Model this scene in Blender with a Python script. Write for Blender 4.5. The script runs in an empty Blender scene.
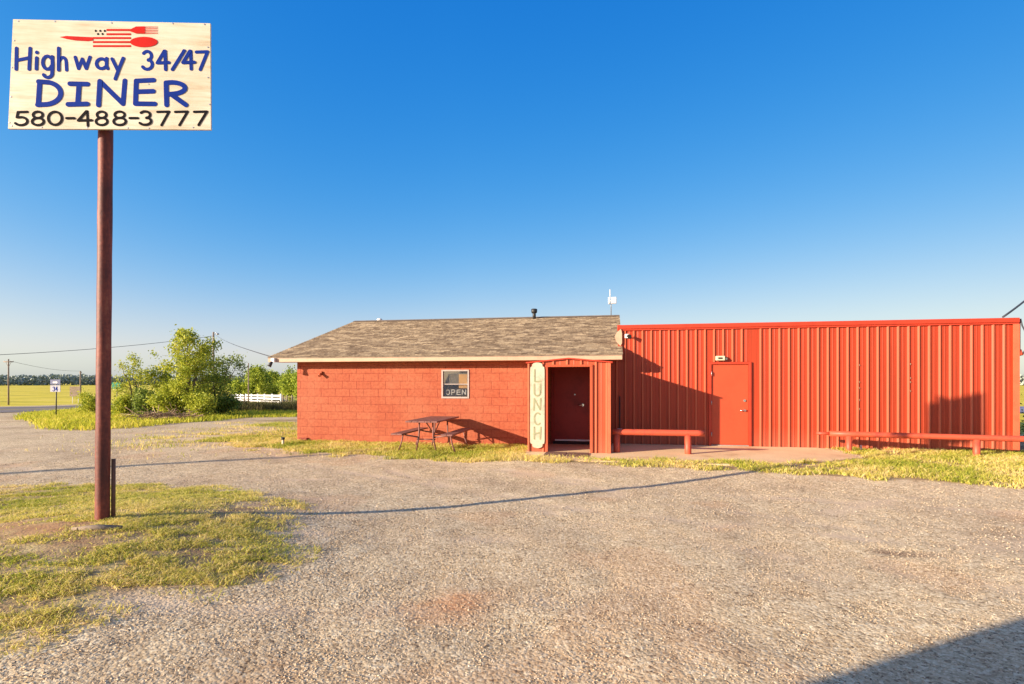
import bpy, math, random
import numpy as np
from mathutils import Vector
random.seed(7)
rng = np.random.default_rng(7)
scn = bpy.context.scene
col = scn.collection
PI = math.pi

# ------------------------------------------------------------------ camera geometry
F = 540.0; HC = 1.6; TH = math.atan(.1835); CT, ST = math.cos(TH), math.sin(TH)
HY = 382.0
SUN = (1.335, 1.0, -0.417)          # direction the light travels

def ray(px, py):
    u = (px - 512) / F; v = (HY - py) / F
    return (u * CT - ST, u * ST + CT, v)      # per unit of camera depth
def onY(px, py, Y):
    r = ray(px, py); k = Y / r[1]
    return Vector((r[0] * k, Y, HC + r[2] * k))
def onZ(px, py, z=0.0):
    r = ray(px, py); k = (HC - z) / -r[2]
    return Vector((r[0] * k, r[1] * k, z))
def atD(px, py, d):
    r = ray(px, py)
    return Vector((r[0] * d, r[1] * d, HC + r[2] * d))

# value noise usable on arrays
_tab = rng.random((256, 256))
def vnoise(x, y):
    x = np.asarray(x, float); y = np.asarray(y, float)
    xi = np.floor(x).astype(int); yi = np.floor(y).astype(int)
    fx = x - xi; fy = y - yi
    fx = fx * fx * (3 - 2 * fx); fy = fy * fy * (3 - 2 * fy)
    a = _tab[xi & 255, yi & 255]; b = _tab[(xi + 1) & 255, yi & 255]
    c = _tab[xi & 255, (yi + 1) & 255]; d = _tab[(xi + 1) & 255, (yi + 1) & 255]
    return (a * (1 - fx) + b * fx) * (1 - fy) + (c * (1 - fx) + d * fx) * fy
def fbm(x, y, o=4):
    s = 0; a = .5; t = 0
    for i in range(o):
        s = s + a * vnoise(x * 2 ** i + 17.3 * i, y * 2 ** i + 5.1 * i); t += a; a *= .5
    return s / t

POLE = onZ(102.3, 521, .27)
def H(x, y):
    x = np.asarray(x, float); y = np.asarray(y, float)
    d = np.hypot(x, y)
    z = -0.018 * np.clip(d - 18, 0, 75)
    near = np.clip((26 - d) / 10, 0, 1)
    z = z + .255 * np.exp(-((x - POLE.x) ** 2 + (y - POLE.y) ** 2) / 4.2) * near
    z = z + near * (.035 * (fbm(x * .45, y * .45, 3) - .5) + .012 * (fbm(x * 2.1, y * 2.1, 2) - .5))
    z = z + .065 * np.clip((y - 8.6) / 1.8, 0, 1) * np.clip((x + 3.2) / 1.6, 0, 1) * near
    return z
def gp(px, py, extra=0.0):
    r = ray(px, py); k = 1.0; lo = 1.0; prev = 1.0
    while k < 2500:
        if HC + r[2] * k <= float(H(r[0] * k, r[1] * k)) + extra:
            lo, hi = prev, k
            for _ in range(30):
                m = (lo + hi) / 2
                if HC + r[2] * m <= float(H(r[0] * m, r[1] * m)) + extra: hi = m
                else: lo = m
            k = hi; break
        prev = k; k *= 1.03
    return Vector((r[0] * k, r[1] * k, float(H(r[0] * k, r[1] * k))))

# ------------------------------------------------------------------ materials
def new_mat(name):
    m = bpy.data.materials.new(name); m.use_nodes = True
    nt = m.node_tree; nt.nodes.clear()
    o = nt.nodes.new('ShaderNodeOutputMaterial')
    b = nt.nodes.new('ShaderNodeBsdfPrincipled')
    nt.links.new(b.outputs[0], o.inputs[0])
    return m, nt, b, o
def N(nt, t, **kw):
    n = nt.nodes.new(t)
    for k, v in kw.items():
        if k in n.inputs: n.inputs[k].default_value = v
        else: setattr(n, k, v)
    return n
def L(nt, a, b): nt.links.new(a, b)
def ramp(nt, fac, stops):
    r = nt.nodes.new('ShaderNodeValToRGB'); e = r.color_ramp.elements
    while len(e) < len(stops): e.new(.5)
    for i, (p, c) in enumerate(stops):
        e[i].position = p; e[i].color = (*c, 1) if len(c) == 3 else c
    if fac is not None: L(nt, fac, r.inputs[0])
    return r
def noise(nt, vec, scale, detail=4, rough=.55):
    n = N(nt, 'ShaderNodeTexNoise', Scale=scale, Detail=detail, Roughness=rough)
    if vec is not None: L(nt, vec, n.inputs['Vector'])
    return n
def mix(nt, fac, a, b, mode='MIX'):
    n = nt.nodes.new('ShaderNodeMix'); n.data_type = 'RGBA'; n.blend_type = mode
    for s, v in ((0, fac), (6, a), (7, b)):
        if hasattr(v, 'links') or hasattr(v, 'is_linked'): L(nt, v, n.inputs[s])
        else: n.inputs[s].default_value = v if s == 0 else ((*v, 1) if len(v) == 3 else v)
    return n.outputs[2]
def mth(nt, op, a, b=None):
    n = nt.nodes.new('ShaderNodeMath'); n.operation = op
    for i, v in enumerate((a, b)):
        if v is None: continue
        if hasattr(v, 'is_linked'): L(nt, v, n.inputs[i])
        else: n.inputs[i].default_value = v
    return n.outputs[0]

def simple(name, c, rough=.6, metal=0, var=.25, scale=6, bump=.0, dark=None, spec=.4):
    """paint, wood or metal with soft wear: colour varied by two noises"""
    m, nt, b, o = new_mat(name)
    tc = N(nt, 'ShaderNodeTexCoord')
    n1 = noise(nt, tc.outputs['Object'], scale, 6)
    n2 = noise(nt, tc.outputs['Object'], scale * 6, 3)
    d = dark or tuple(x * (1 - var * 1.6) for x in c)
    li = tuple(min(1, x * (1 + var * .5)) for x in c)
    f = mth(nt, 'ADD', mth(nt, 'MULTIPLY', n1.outputs[0], .7), mth(nt, 'MULTIPLY', n2.outputs[0], .3))
    r = ramp(nt, f, [(.3, d), (.52, c), (.75, li)])
    L(nt, r.outputs[0], b.inputs['Base Color'])
    b.inputs['Roughness'].default_value = rough; b.inputs['Metallic'].default_value = metal
    b.inputs['Specular IOR Level'].default_value = spec
    if bump:
        bp = N(nt, 'ShaderNodeBump', Strength=bump, Distance=.01); L(nt, n2.outputs[0], bp.inputs['Height'])
        L(nt, bp.outputs[0], b.inputs['Normal'])
    return m

M = {}
def siding_mat(name, c):
    m, nt, b, o = new_mat(name)
    tc = N(nt, 'ShaderNodeTexCoord'); ob = tc.outputs['Object']
    mp = N(nt, 'ShaderNodeMapping'); mp.inputs['Scale'].default_value = (16, 6, .35); L(nt, ob, mp.inputs[0])
    st = noise(nt, mp.outputs[0], 1.6, 6, .6)
    cl = noise(nt, ob, .7, 4)
    fn = noise(nt, ob, 40, 3)
    c0 = ramp(nt, st.outputs[0], [(.30, (c[0] * .74, c[1] * .9, c[2] * .8)), (.5, c), (.68, (c[0] * 1.1, c[1] * 1.35, c[2] * 1.3))])
    c1 = mix(nt, mth(nt, 'MULTIPLY', cl.outputs[0], .35), c0.outputs[0], (c[0] * .95, c[1] * 1.35, c[2] * 1.3))
    # dust splashed on the lowest hand's breadth
    sx = N(nt, 'ShaderNodeSeparateXYZ'); L(nt, ob, sx.inputs[0])
    dz = N(nt, 'ShaderNodeMapRange'); L(nt, sx.outputs[2], dz.inputs[0])
    dz.inputs[1].default_value = .05; dz.inputs[2].default_value = .55; dz.inputs[3].default_value = .55; dz.inputs[4].default_value = 0
    dd = mth(nt, 'MULTIPLY', dz.outputs[0], fn.outputs[0])
    c2 = mix(nt, dd, c1, (.36, .18, .11))
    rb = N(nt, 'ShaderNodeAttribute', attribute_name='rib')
    c2 = mix(nt, mth(nt, 'MULTIPLY', rb.outputs['Fac'], .8), c2, (.56, .145, .075))  # pale tone on the ribs paints in their sunlit highlight
    L(nt, c2, b.inputs['Base Color'])
    b.inputs['Roughness'].default_value = .42; b.inputs['Specular IOR Level'].default_value = .35
    bp = N(nt, 'ShaderNodeBump', Strength=.12, Distance=.01); L(nt, cl.outputs[0], bp.inputs['Height']); L(nt, bp.outputs[0], b.inputs['Normal'])
    return m
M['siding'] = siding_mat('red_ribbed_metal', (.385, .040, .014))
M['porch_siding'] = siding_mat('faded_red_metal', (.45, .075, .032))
M['trim_red'] = simple('red_trim', (.48, .045, .018), .4, var=.12)
M['trim_bright'] = simple('orange_red_trim', (.58, .14, .065), .45, var=.12)
M['door_orange'] = simple('orange_red_door', (.50, .070, .026), .5, var=.08, scale=2)
M['door_maroon'] = simple('maroon_door', (.30, .028, .018), .5, var=.25, scale=3)
M['frame_cream'] = simple('cream_fascia', (.56, .36, .245), .6, var=.12, scale=4)
M['white'] = simple('white_paint', (.78, .77, .74), .55, var=.1)
M['offwhite'] = simple('beige_plastic', (.62, .54, .38), .5, var=.1)
M['black'] = simple('black_metal', (.03, .03, .032), .5, var=.2)
M['steel'] = simple('galvanised_steel', (.5, .5, .5), .4, .8, var=.2)
M['chrome'] = simple('bright_metal', (.75, .75, .75), .22, 1, var=.05)
M['alu'] = simple('aluminium_frame', (.42, .36, .33), .5, .2, var=.1)
M['wood_grey'] = simple('weathered_wood', (.26, .20, .15), .85, var=.35, scale=5, bump=.5)
M['rust_pole'] = None
M['pipe'] = simple('red_pipe_paint', (.54, .085, .042), .5, var=.2, scale=5, dark=(.30, .05, .035))
M['table'] = simple('brown_red_table_paint', (.23, .10, .085), .6, var=.35, scale=6)
M['dark_mat'] = simple('brown_rubber', (.20, .10, .07), .85, var=.3, scale=10)
M['blue_ink'] = simple('blue_sign_paint', (.004, .028, .25), .8, var=.15, spec=.1)
M['black_ink'] = simple('black_sign_paint', (.006, .005, .009), .8, var=.2, spec=.1)
M['red_ink'] = simple('red_sign_paint', (.55, .006, .003), .7, var=.12, spec=.15)
M['fade_red'] = simple('faded_red_sign_paint', (.66, .12, .09), .5, var=.3, scale=20)
M['green_sign'] = simple('green_sign_face', (.005, .22, .12), .4, var=.1)
M['blue_grey'] = simple('dull_blue_paint', (.10, .12, .24), .5, var=.2)
M['letter_green'] = simple('grey_green_letter_paint', (.30, .30, .18), .7, var=.25)
M['lunch_board'] = simple('cream_weathered_plank', (.52, .47, .35), .75, var=.22, scale=5, bump=.3)
M['bark'] = simple('bark', (.16, .12, .085), .9, var=.4, scale=8, bump=.6)
M['pane_reflection'] = simple('tan_reflection_paint', (.80, .46, .16), .8, var=.1)
M['curtain'] = simple('grey_blind', (.50, .46, .38), .8, var=.2)
M['rubber'] = simple('tyre_rubber', (.02, .02, .02), .8, var=.2)
M['interior'] = simple('dark_interior', (.04, .03, .028), .9, var=.2)
M['cable'] = simple('cable_sheath', (.05, .055, .07), .6, var=.1)
M['fencewhite'] = simple('white_fence_paint', (.75, .75, .78), .6, var=.1)

def rust():
    m, nt, b, o = new_mat('rusty_painted_pipe')
    tc = N(nt, 'ShaderNodeTexCoord'); ob = tc.outputs['Object']
    mp = N(nt, 'ShaderNodeMapping'); mp.inputs['Scale'].default_value = (5, 5, .9); L(nt, ob, mp.inputs[0])
    n1 = noise(nt, mp.outputs[0], 2.2, 8, .65); n2 = noise(nt, ob, 30, 4)
    f = mth(nt, 'ADD', mth(nt, 'MULTIPLY', n1.outputs[0], .75), mth(nt, 'MULTIPLY', n2.outputs[0], .25))
    r = ramp(nt, f, [(.32, (.05, .010, .008)), (.47, (.12, .020, .012)), (.58, (.22, .042, .022)), (.72, (.34, .12, .06))])
    L(nt, r.outputs[0], b.inputs['Base Color']); b.inputs['Roughness'].default_value = .6
    bp = N(nt, 'ShaderNodeBump', Strength=.35, Distance=.006); L(nt, n2.outputs[0], bp.inputs['Height']); L(nt, bp.outputs[0], b.inputs['Normal'])
    return m
M['rust_pole'] = rust()

def block_mat():
    m, nt, b, o = new_mat('red_painted_block')
    tc = N(nt, 'ShaderNodeTexCoord'); ob = tc.outputs['Object']
    sx = N(nt, 'ShaderNodeSeparateXYZ'); L(nt, ob, sx.inputs[0])
    cb = N(nt, 'ShaderNodeCombineXYZ'); L(nt, sx.outputs[0], cb.inputs[0]); L(nt, sx.outputs[2], cb.inputs[1])
    nw = noise(nt, ob, 9, 3)
    wv = N(nt, 'ShaderNodeVectorMath', operation='ADD'); L(nt, cb.outputs[0], wv.inputs[0])
    sc = N(nt, 'ShaderNodeVectorMath', operation='SCALE'); L(nt, nw.outputs[1], sc.inputs[0]); sc.inputs['Scale'].default_value = .012
    L(nt, sc.outputs[0], wv.inputs[1])
    br = N(nt, 'ShaderNodeTexBrick', Scale=1.0); L(nt, wv.outputs[0], br.inputs['Vector'])
    br.inputs['Brick Width'].default_value = .406; br.inputs['Row Height'].default_value = .203
    br.inputs['Mortar Size'].default_value = .011; br.inputs['Mortar Smooth'].default_value = .6
    br.inputs['Color1'].default_value = (.37, .084, .039, 1); br.inputs['Color2'].default_value = (.41, .106, .05, 1)
    br.inputs['Mortar'].default_value = (.30, .056, .029, 1)
    big = noise(nt, ob, .9, 5, .6)
    pch = ramp(nt, big.outputs[0], [(.42, (0, 0, 0)), (.6, (1, 1, 1))])
    c = mix(nt, mth(nt, 'MULTIPLY', pch.outputs[0], .5), br.outputs[0], (.44, .14, .072))
    fine = noise(nt, ob, 14, 7, .75)
    fr = ramp(nt, fine.outputs[0], [(.3, (.62, .56, .52)), (.6, (1.06, 1.08, 1.08))])
    c = mix(nt, .9, c, fr.outputs[0], 'MULTIPLY')
    L(nt, c, b.inputs['Base Color']); b.inputs['Roughness'].default_value = .75; b.inputs['Specular IOR Level'].default_value = .25
    hgt = mth(nt, 'ADD', mth(nt, 'MULTIPLY', br.outputs[1], -1.0), mth(nt, 'MULTIPLY', fine.outputs[0], .7))
    bp = N(nt, 'ShaderNodeBump', Strength=.55, Distance=.008); L(nt, hgt, bp.inputs['Height']); L(nt, bp.outputs[0], b.inputs['Normal'])
    return m
M['block'] = block_mat()

def shingle_mat():
    m, nt, b, o = new_mat('tan_asphalt_shingles')
    uv = N(nt, 'ShaderNodeUVMap'); uv.uv_map = 'UV'
    br = N(nt, 'ShaderNodeTexBrick', Scale=1.0); L(nt, uv.outputs[0], br.inputs['Vector'])
    br.inputs['Brick Width'].default_value = .31; br.inputs['Row Height'].default_value = .14
    br.inputs['Mortar Size'].default_value = .004; br.inputs['Mortar Smooth'].default_value = .2; br.inputs['Bias'].default_value = 0
    br.inputs['Color1'].default_value = (0, 0, 0, 1); br.inputs['Color2'].default_value = (1, 1, 1, 1); br.inputs['Mortar'].default_value = (.1, .1, .1, 1)
    br2 = N(nt, 'ShaderNodeTexBrick', Scale=1.0, offset=.37); L(nt, uv.outputs[0], br2.inputs['Vector'])
    br2.inputs['Brick Width'].default_value = .17; br2.inputs['Row Height'].default_value = .14; br2.inputs['Mortar Size'].default_value = .0
    br2.inputs['Color1'].default_value = (0, 0, 0, 1); br2.inputs['Color2'].default_value = (1, 1, 1, 1)
    mp = N(nt, 'ShaderNodeMapping'); mp.inputs['Scale'].default_value = (3.6, 4.2, 1); L(nt, uv.outputs[0], mp.inputs[0])
    nz = noise(nt, mp.outputs[0], 4.2, 4, .6); gr = noise(nt, uv.outputs[0], 90, 3, .8)
    f = mth(nt, 'ADD', mth(nt, 'MULTIPLY', br.outputs[0], .25), mth(nt, 'MULTIPLY', nz.outputs[0], .75))
    f = mth(nt, 'ADD', mth(nt, 'MULTIPLY', f, .8), mth(nt, 'MULTIPLY', br2.outputs[0], .22))
    r = ramp(nt, f, [(.30, (.135, .096, .066)), (.46, (.24, .178, .12)), (.58, (.33, .255, .17)), (.72, (.48, .38, .26))])
    g = ramp(nt, gr.outputs[0], [(.3, (.6, .6, .6)), (.7, (1.2, 1.2, 1.2))])
    c = mix(nt, .7, r.outputs[0], g.outputs[0], 'MULTIPLY')
    L(nt, c, b.inputs['Base Color']); b.inputs['Roughness'].default_value = .95; b.inputs['Specular IOR Level'].default_value = .1
    bp = N(nt, 'ShaderNodeBump', Strength=.5, Distance=.006); L(nt, gr.outputs[0], bp.inputs['Height']); L(nt, bp.outputs[0], b.inputs['Normal'])
    return m
M['shingle'] = shingle_mat()

def board_mat():
    m, nt, b, o = new_mat('cream_sign_plywood')
    tc = N(nt, 'ShaderNodeTexCoord'); ob = tc.outputs['Object']
    mp = N(nt, 'ShaderNodeMapping'); mp.inputs['Scale'].default_value = (.8, .8, 9); L(nt, ob, mp.inputs[0])
    g = noise(nt, mp.outputs[0], 3.2, 7, .65); n2 = noise(nt, ob, 2.2, 5)
    r = ramp(nt, g.outputs[0], [(.25, (.46, .36, .23)), (.42, (.62, .54, .40)), (.58, (.69, .62, .49)), (.8, (.74, .69, .58))])
    rr = ramp(nt, n2.outputs[0], [(.3, (.84, .80, .74)), (.6, (1, 1, 1))])
    c = mix(nt, .8, r.outputs[0], rr.outputs[0], 'MULTIPLY')
    L(nt, c, b.inputs['Base Color']); b.inputs['Roughness'].default_value = .6
    return m
M['board'] = board_mat()

def concrete_mat():
    m, nt, b, o = new_mat('worn_concrete')
    tc = N(nt, 'ShaderNodeTexCoord'); ob = tc.outputs['Object']
    n1 = noise(nt, ob, 1.1, 6, .6); n2 = noise(nt, ob, 35, 4)
    r = ramp(nt, n1.outputs[0], [(.28, (.56, .34, .17)), (.42, (.80, .57, .31)), (.65, (.88, .66, .38)), (.8, (.90, .72, .46))])
    g = ramp(nt, n2.outputs[0], [(.3, (.8, .8, .8)), (.7, (1.08, 1.08, 1.08))])
    L(nt, mix(nt, .8, r.outputs[0], g.outputs[0], 'MULTIPLY'), b.inputs['Base Color']); b.inputs['Roughness'].default_value = .85
    bp = N(nt, 'ShaderNodeBump', Strength=.4, Distance=.006); L(nt, n2.outputs[0], bp.inputs['Height']); L(nt, bp.outputs[0], b.inputs['Normal'])
    return m
M['concrete'] = concrete_mat()

def ground_mat():
    m, nt, b, o = new_mat('gravel_lot')
    tc = N(nt, 'ShaderNodeTexCoord'); ob = tc.outputs['Object']
    ga = N(nt, 'ShaderNodeAttribute', attribute_name='grass'); fa = N(nt, 'ShaderNodeAttribute', attribute_name='field')
    ra = N(nt, 'ShaderNodeAttribute', attribute_name='rust'); da = N(nt, 'ShaderNodeAttribute', attribute_name='packed')
    # stones
    nw = noise(nt, ob, 20, 2)
    v1 = N(nt, 'ShaderNodeTexVoronoi', Scale=38.0); L(nt, ob, v1.inputs['Vector'])
    v2 = N(nt, 'ShaderNodeTexVoronoi', Scale=75.0); L(nt, ob, v2.inputs['Vector'])
    sx = N(nt, 'ShaderNodeSeparateColor'); L(nt, v1.outputs['Color'], sx.inputs[0])
    sy = N(nt, 'ShaderNodeSeparateColor'); L(nt, v2.outputs['Color'], sy.inputs[0])
    f = mth(nt, 'ADD', mth(nt, 'MULTIPLY', sx.outputs[0], .5), mth(nt, 'MULTIPLY', sy.outputs[0], .5))
    st = ramp(nt, f, [(.08, (.25, .175, .11)), (.25, (.54, .41, .26)), (.6, (.73, .58, .38)), (.92, (.90, .79, .58))])
    n1 = noise(nt, ob, .55, 6, .6); n3 = noise(nt, ob, 4.5, 5, .6)
    lr = ramp(nt, n1.outputs[0], [(.32, (.76, .71, .67)), (.5, (1.0, .985, .93)), (.66, (1.12, 1.12, 1.05))])
    c = mix(nt, .9, st.outputs[0], lr.outputs[0], 'MULTIPLY')
    l3 = ramp(nt, n3.outputs[0], [(.3, (.78, .74, .70)), (.65, (1.08, 1.08, 1.08))])
    c = mix(nt, .7, c, l3.outputs[0], 'MULTIPLY')
    # packed fines in wheel tracks, rusty soil patches
    c = mix(nt, mth(nt, 'MULTIPLY', da.outputs['Fac'], .75), c, (.74, .57, .39))
    c = mix(nt, mth(nt, 'MULTIPLY', ra.outputs['Fac'], .9), c, (.66, .28, .11))
    sa = N(nt, 'ShaderNodeAttribute', attribute_name='stain')
    c = mix(nt, sa.outputs['Fac'], c, (.20, .11, .07))
    # reddish soil shows at the pole foot
    soil = ramp(nt, n3.outputs[0], [(.3, (.25, .155, .095)), (.5, (.42, .30, .16)), (.7, (.60, .48, .23))])
    gf = N(nt, 'ShaderNodeMapRange'); gf.inputs[1].default_value = .25; gf.inputs[2].default_value = .65
    L(nt, mth(nt, 'ADD', ga.outputs['Fac'], mth(nt, 'MULTIPLY', mth(nt, 'SUBTRACT', n3.outputs[0], .5), .5)), gf.inputs[0])
    c = mix(nt, gf.outputs[0], c, soil.outputs[0])
    # crop field far off
    mp = N(nt, 'ShaderNodeMapping'); mp.inputs['Scale'].default_value = (.03, .16, 1); mp.inputs['Rotation'].default_value = (0, 0, .2); L(nt, ob, mp.inputs[0])
    nf = noise(nt, mp.outputs[0], 1.5, 7, .6); nf2 = noise(nt, ob, 1.2, 6, .7)
    fc = ramp(nt, nf.outputs[0], [(.3, (.40, .34, .05)), (.5, (.80, .66, .07)), (.7, (.92, .72, .17))])
    fg = ramp(nt, nf2.outputs[0], [(.3, (.7, .74, .7)), (.7, (1.15, 1.12, 1.1))])
    fcc = mix(nt, .8, fc.outputs[0], fg.outputs[0], 'MULTIPLY')
    c = mix(nt, mth(nt, 'MULTIPLY', mth(nt, 'MULTIPLY', ra.outputs['Fac'], ga.outputs['Fac']), .7), c, (.50, .24, .11))
    c = mix(nt, fa.outputs['Fac'], c, fcc)
    L(nt, c, b.inputs['Base Color']); b.inputs['Roughness'].default_value = .95; b.inputs['Specular IOR Level'].default_value = .12
    hh = mth(nt, 'ADD', mth(nt, 'MULTIPLY', v1.outputs['Distance'], -1.0), mth(nt, 'MULTIPLY', v2.outputs['Distance'], -.5))
    hh = mth(nt, 'ADD', hh, mth(nt, 'MULTIPLY', n3.outputs[0], .8))
    bp = N(nt, 'ShaderNodeBump', Strength=.38, Distance=.010); L(nt, hh, bp.inputs['Height']); L(nt, bp.outputs[0], b.inputs['Normal'])
    return m
M['ground'] = ground_mat()
def asphalt():
    m, nt, b, o = new_mat('grey_asphalt')
    tc = N(nt, 'ShaderNodeTexCoord'); n1 = noise(nt, tc.outputs['Object'], .6, 6)
    r = ramp(nt, n1.outputs[0], [(.3, (.14, .115, .11)), (.7, (.22, .185, .175))])
    L(nt, r.outputs[0], b.inputs['Base Color']); b.inputs['Roughness'].default_value = .9
    return m
M['asphalt'] = asphalt()
def tint_mat(name, stops, rough=.7, transl=0.0, tcol=None):
    m, nt, b, o = new_mat(name)
    a = N(nt, 'ShaderNodeAttribute', attribute_name='tint')
    r = ramp(nt, a.outputs['Fac'], stops); L(nt, r.outputs[0], b.inputs['Base Color'])
    b.inputs['Roughness'].default_value = rough; b.inputs['Specular IOR Level'].default_value = .2
    if transl:
        t = N(nt, 'ShaderNodeBsdfTranslucent'); L(nt, r.outputs[0], t.inputs[0])
        ms = N(nt, 'ShaderNodeMixShader'); ms.inputs[0].default_value = transl
        L(nt, b.outputs[0], ms.inputs[1]); L(nt, t.outputs[0], ms.inputs[2]); L(nt, ms.outputs[0], o.inputs[0])
    return m
M['grass'] = tint_mat('grass_blades', [(0, (.22, .30, .03)), (.3, (.48, .50, .06)), (.6, (.80, .68, .19)), (1, (.88, .70, .38))], .6, .4)
M['verge'] = tint_mat('verge_grass', [(0, (.36, .42, .03)), (.5, (.60, .58, .05)), (1, (.80, .66, .14))], .6, .4)
M['leaf'] = tint_mat('sapling_leaves', [(0, (.16, .23, .03)), (.5, (.42, .47, .05)), (1, (.70, .66, .09))], .5, .4)
M['leaf_dark'] = tint_mat('shrub_leaves', [(0, (.08, .14, .03)), (.5, (.22, .30, .05)), (1, (.42, .46, .09))], .5, .35)
M['leaf_far'] = tint_mat('distant_leaves', [(0, (.12, .19, .03)), (.5, (.36, .45, .05)), (1, (.62, .64, .08))], .6, .25)
M['wood_far'] = tint_mat('haze_tinted_woodland', [(0, (.27, .33, .33)), (1, (.42, .47, .40))], .9)  # distance haze mixed into the leaf colours, no haze volume
M['drygrass'] = tint_mat('dull_tall_grass', [(0, (.08, .085, .03)), (.5, (.15, .14, .05)), (1, (.28, .22, .09))], .7, .2)
M['pebble'] = tint_mat('pebbles', [(0, (.13, .095, .075)), (.3, (.44, .33, .22)), (.7, (.70, .55, .37)), (1, (.80, .69, .52))], .85)
M['twig'] = tint_mat('dry_twigs', [(0, (.20, .12, .08)), (1, (.45, .33, .22))], .9)

def glass():
    m, nt, b, o = new_mat('window_glass')
    b.inputs['Base Color'].default_value = (.9, .95, .95, 1); b.inputs['Roughness'].default_value = .03
    t = N(nt, 'ShaderNodeBsdfTransparent'); g = N(nt, 'ShaderNodeBsdfGlossy', Roughness=.03)
    ms = N(nt, 'ShaderNodeMixShader'); ms.inputs[0].default_value = .24; t.inputs[0].default_value = (.72, .72, .70, 1)
    L(nt, t.outputs[0], ms.inputs[1]); L(nt, g.outputs[0], ms.inputs[2]); L(nt, ms.outputs[0], o.inputs[0])
    nt.nodes.remove(b)
    return m
M['glass'] = glass()

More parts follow.
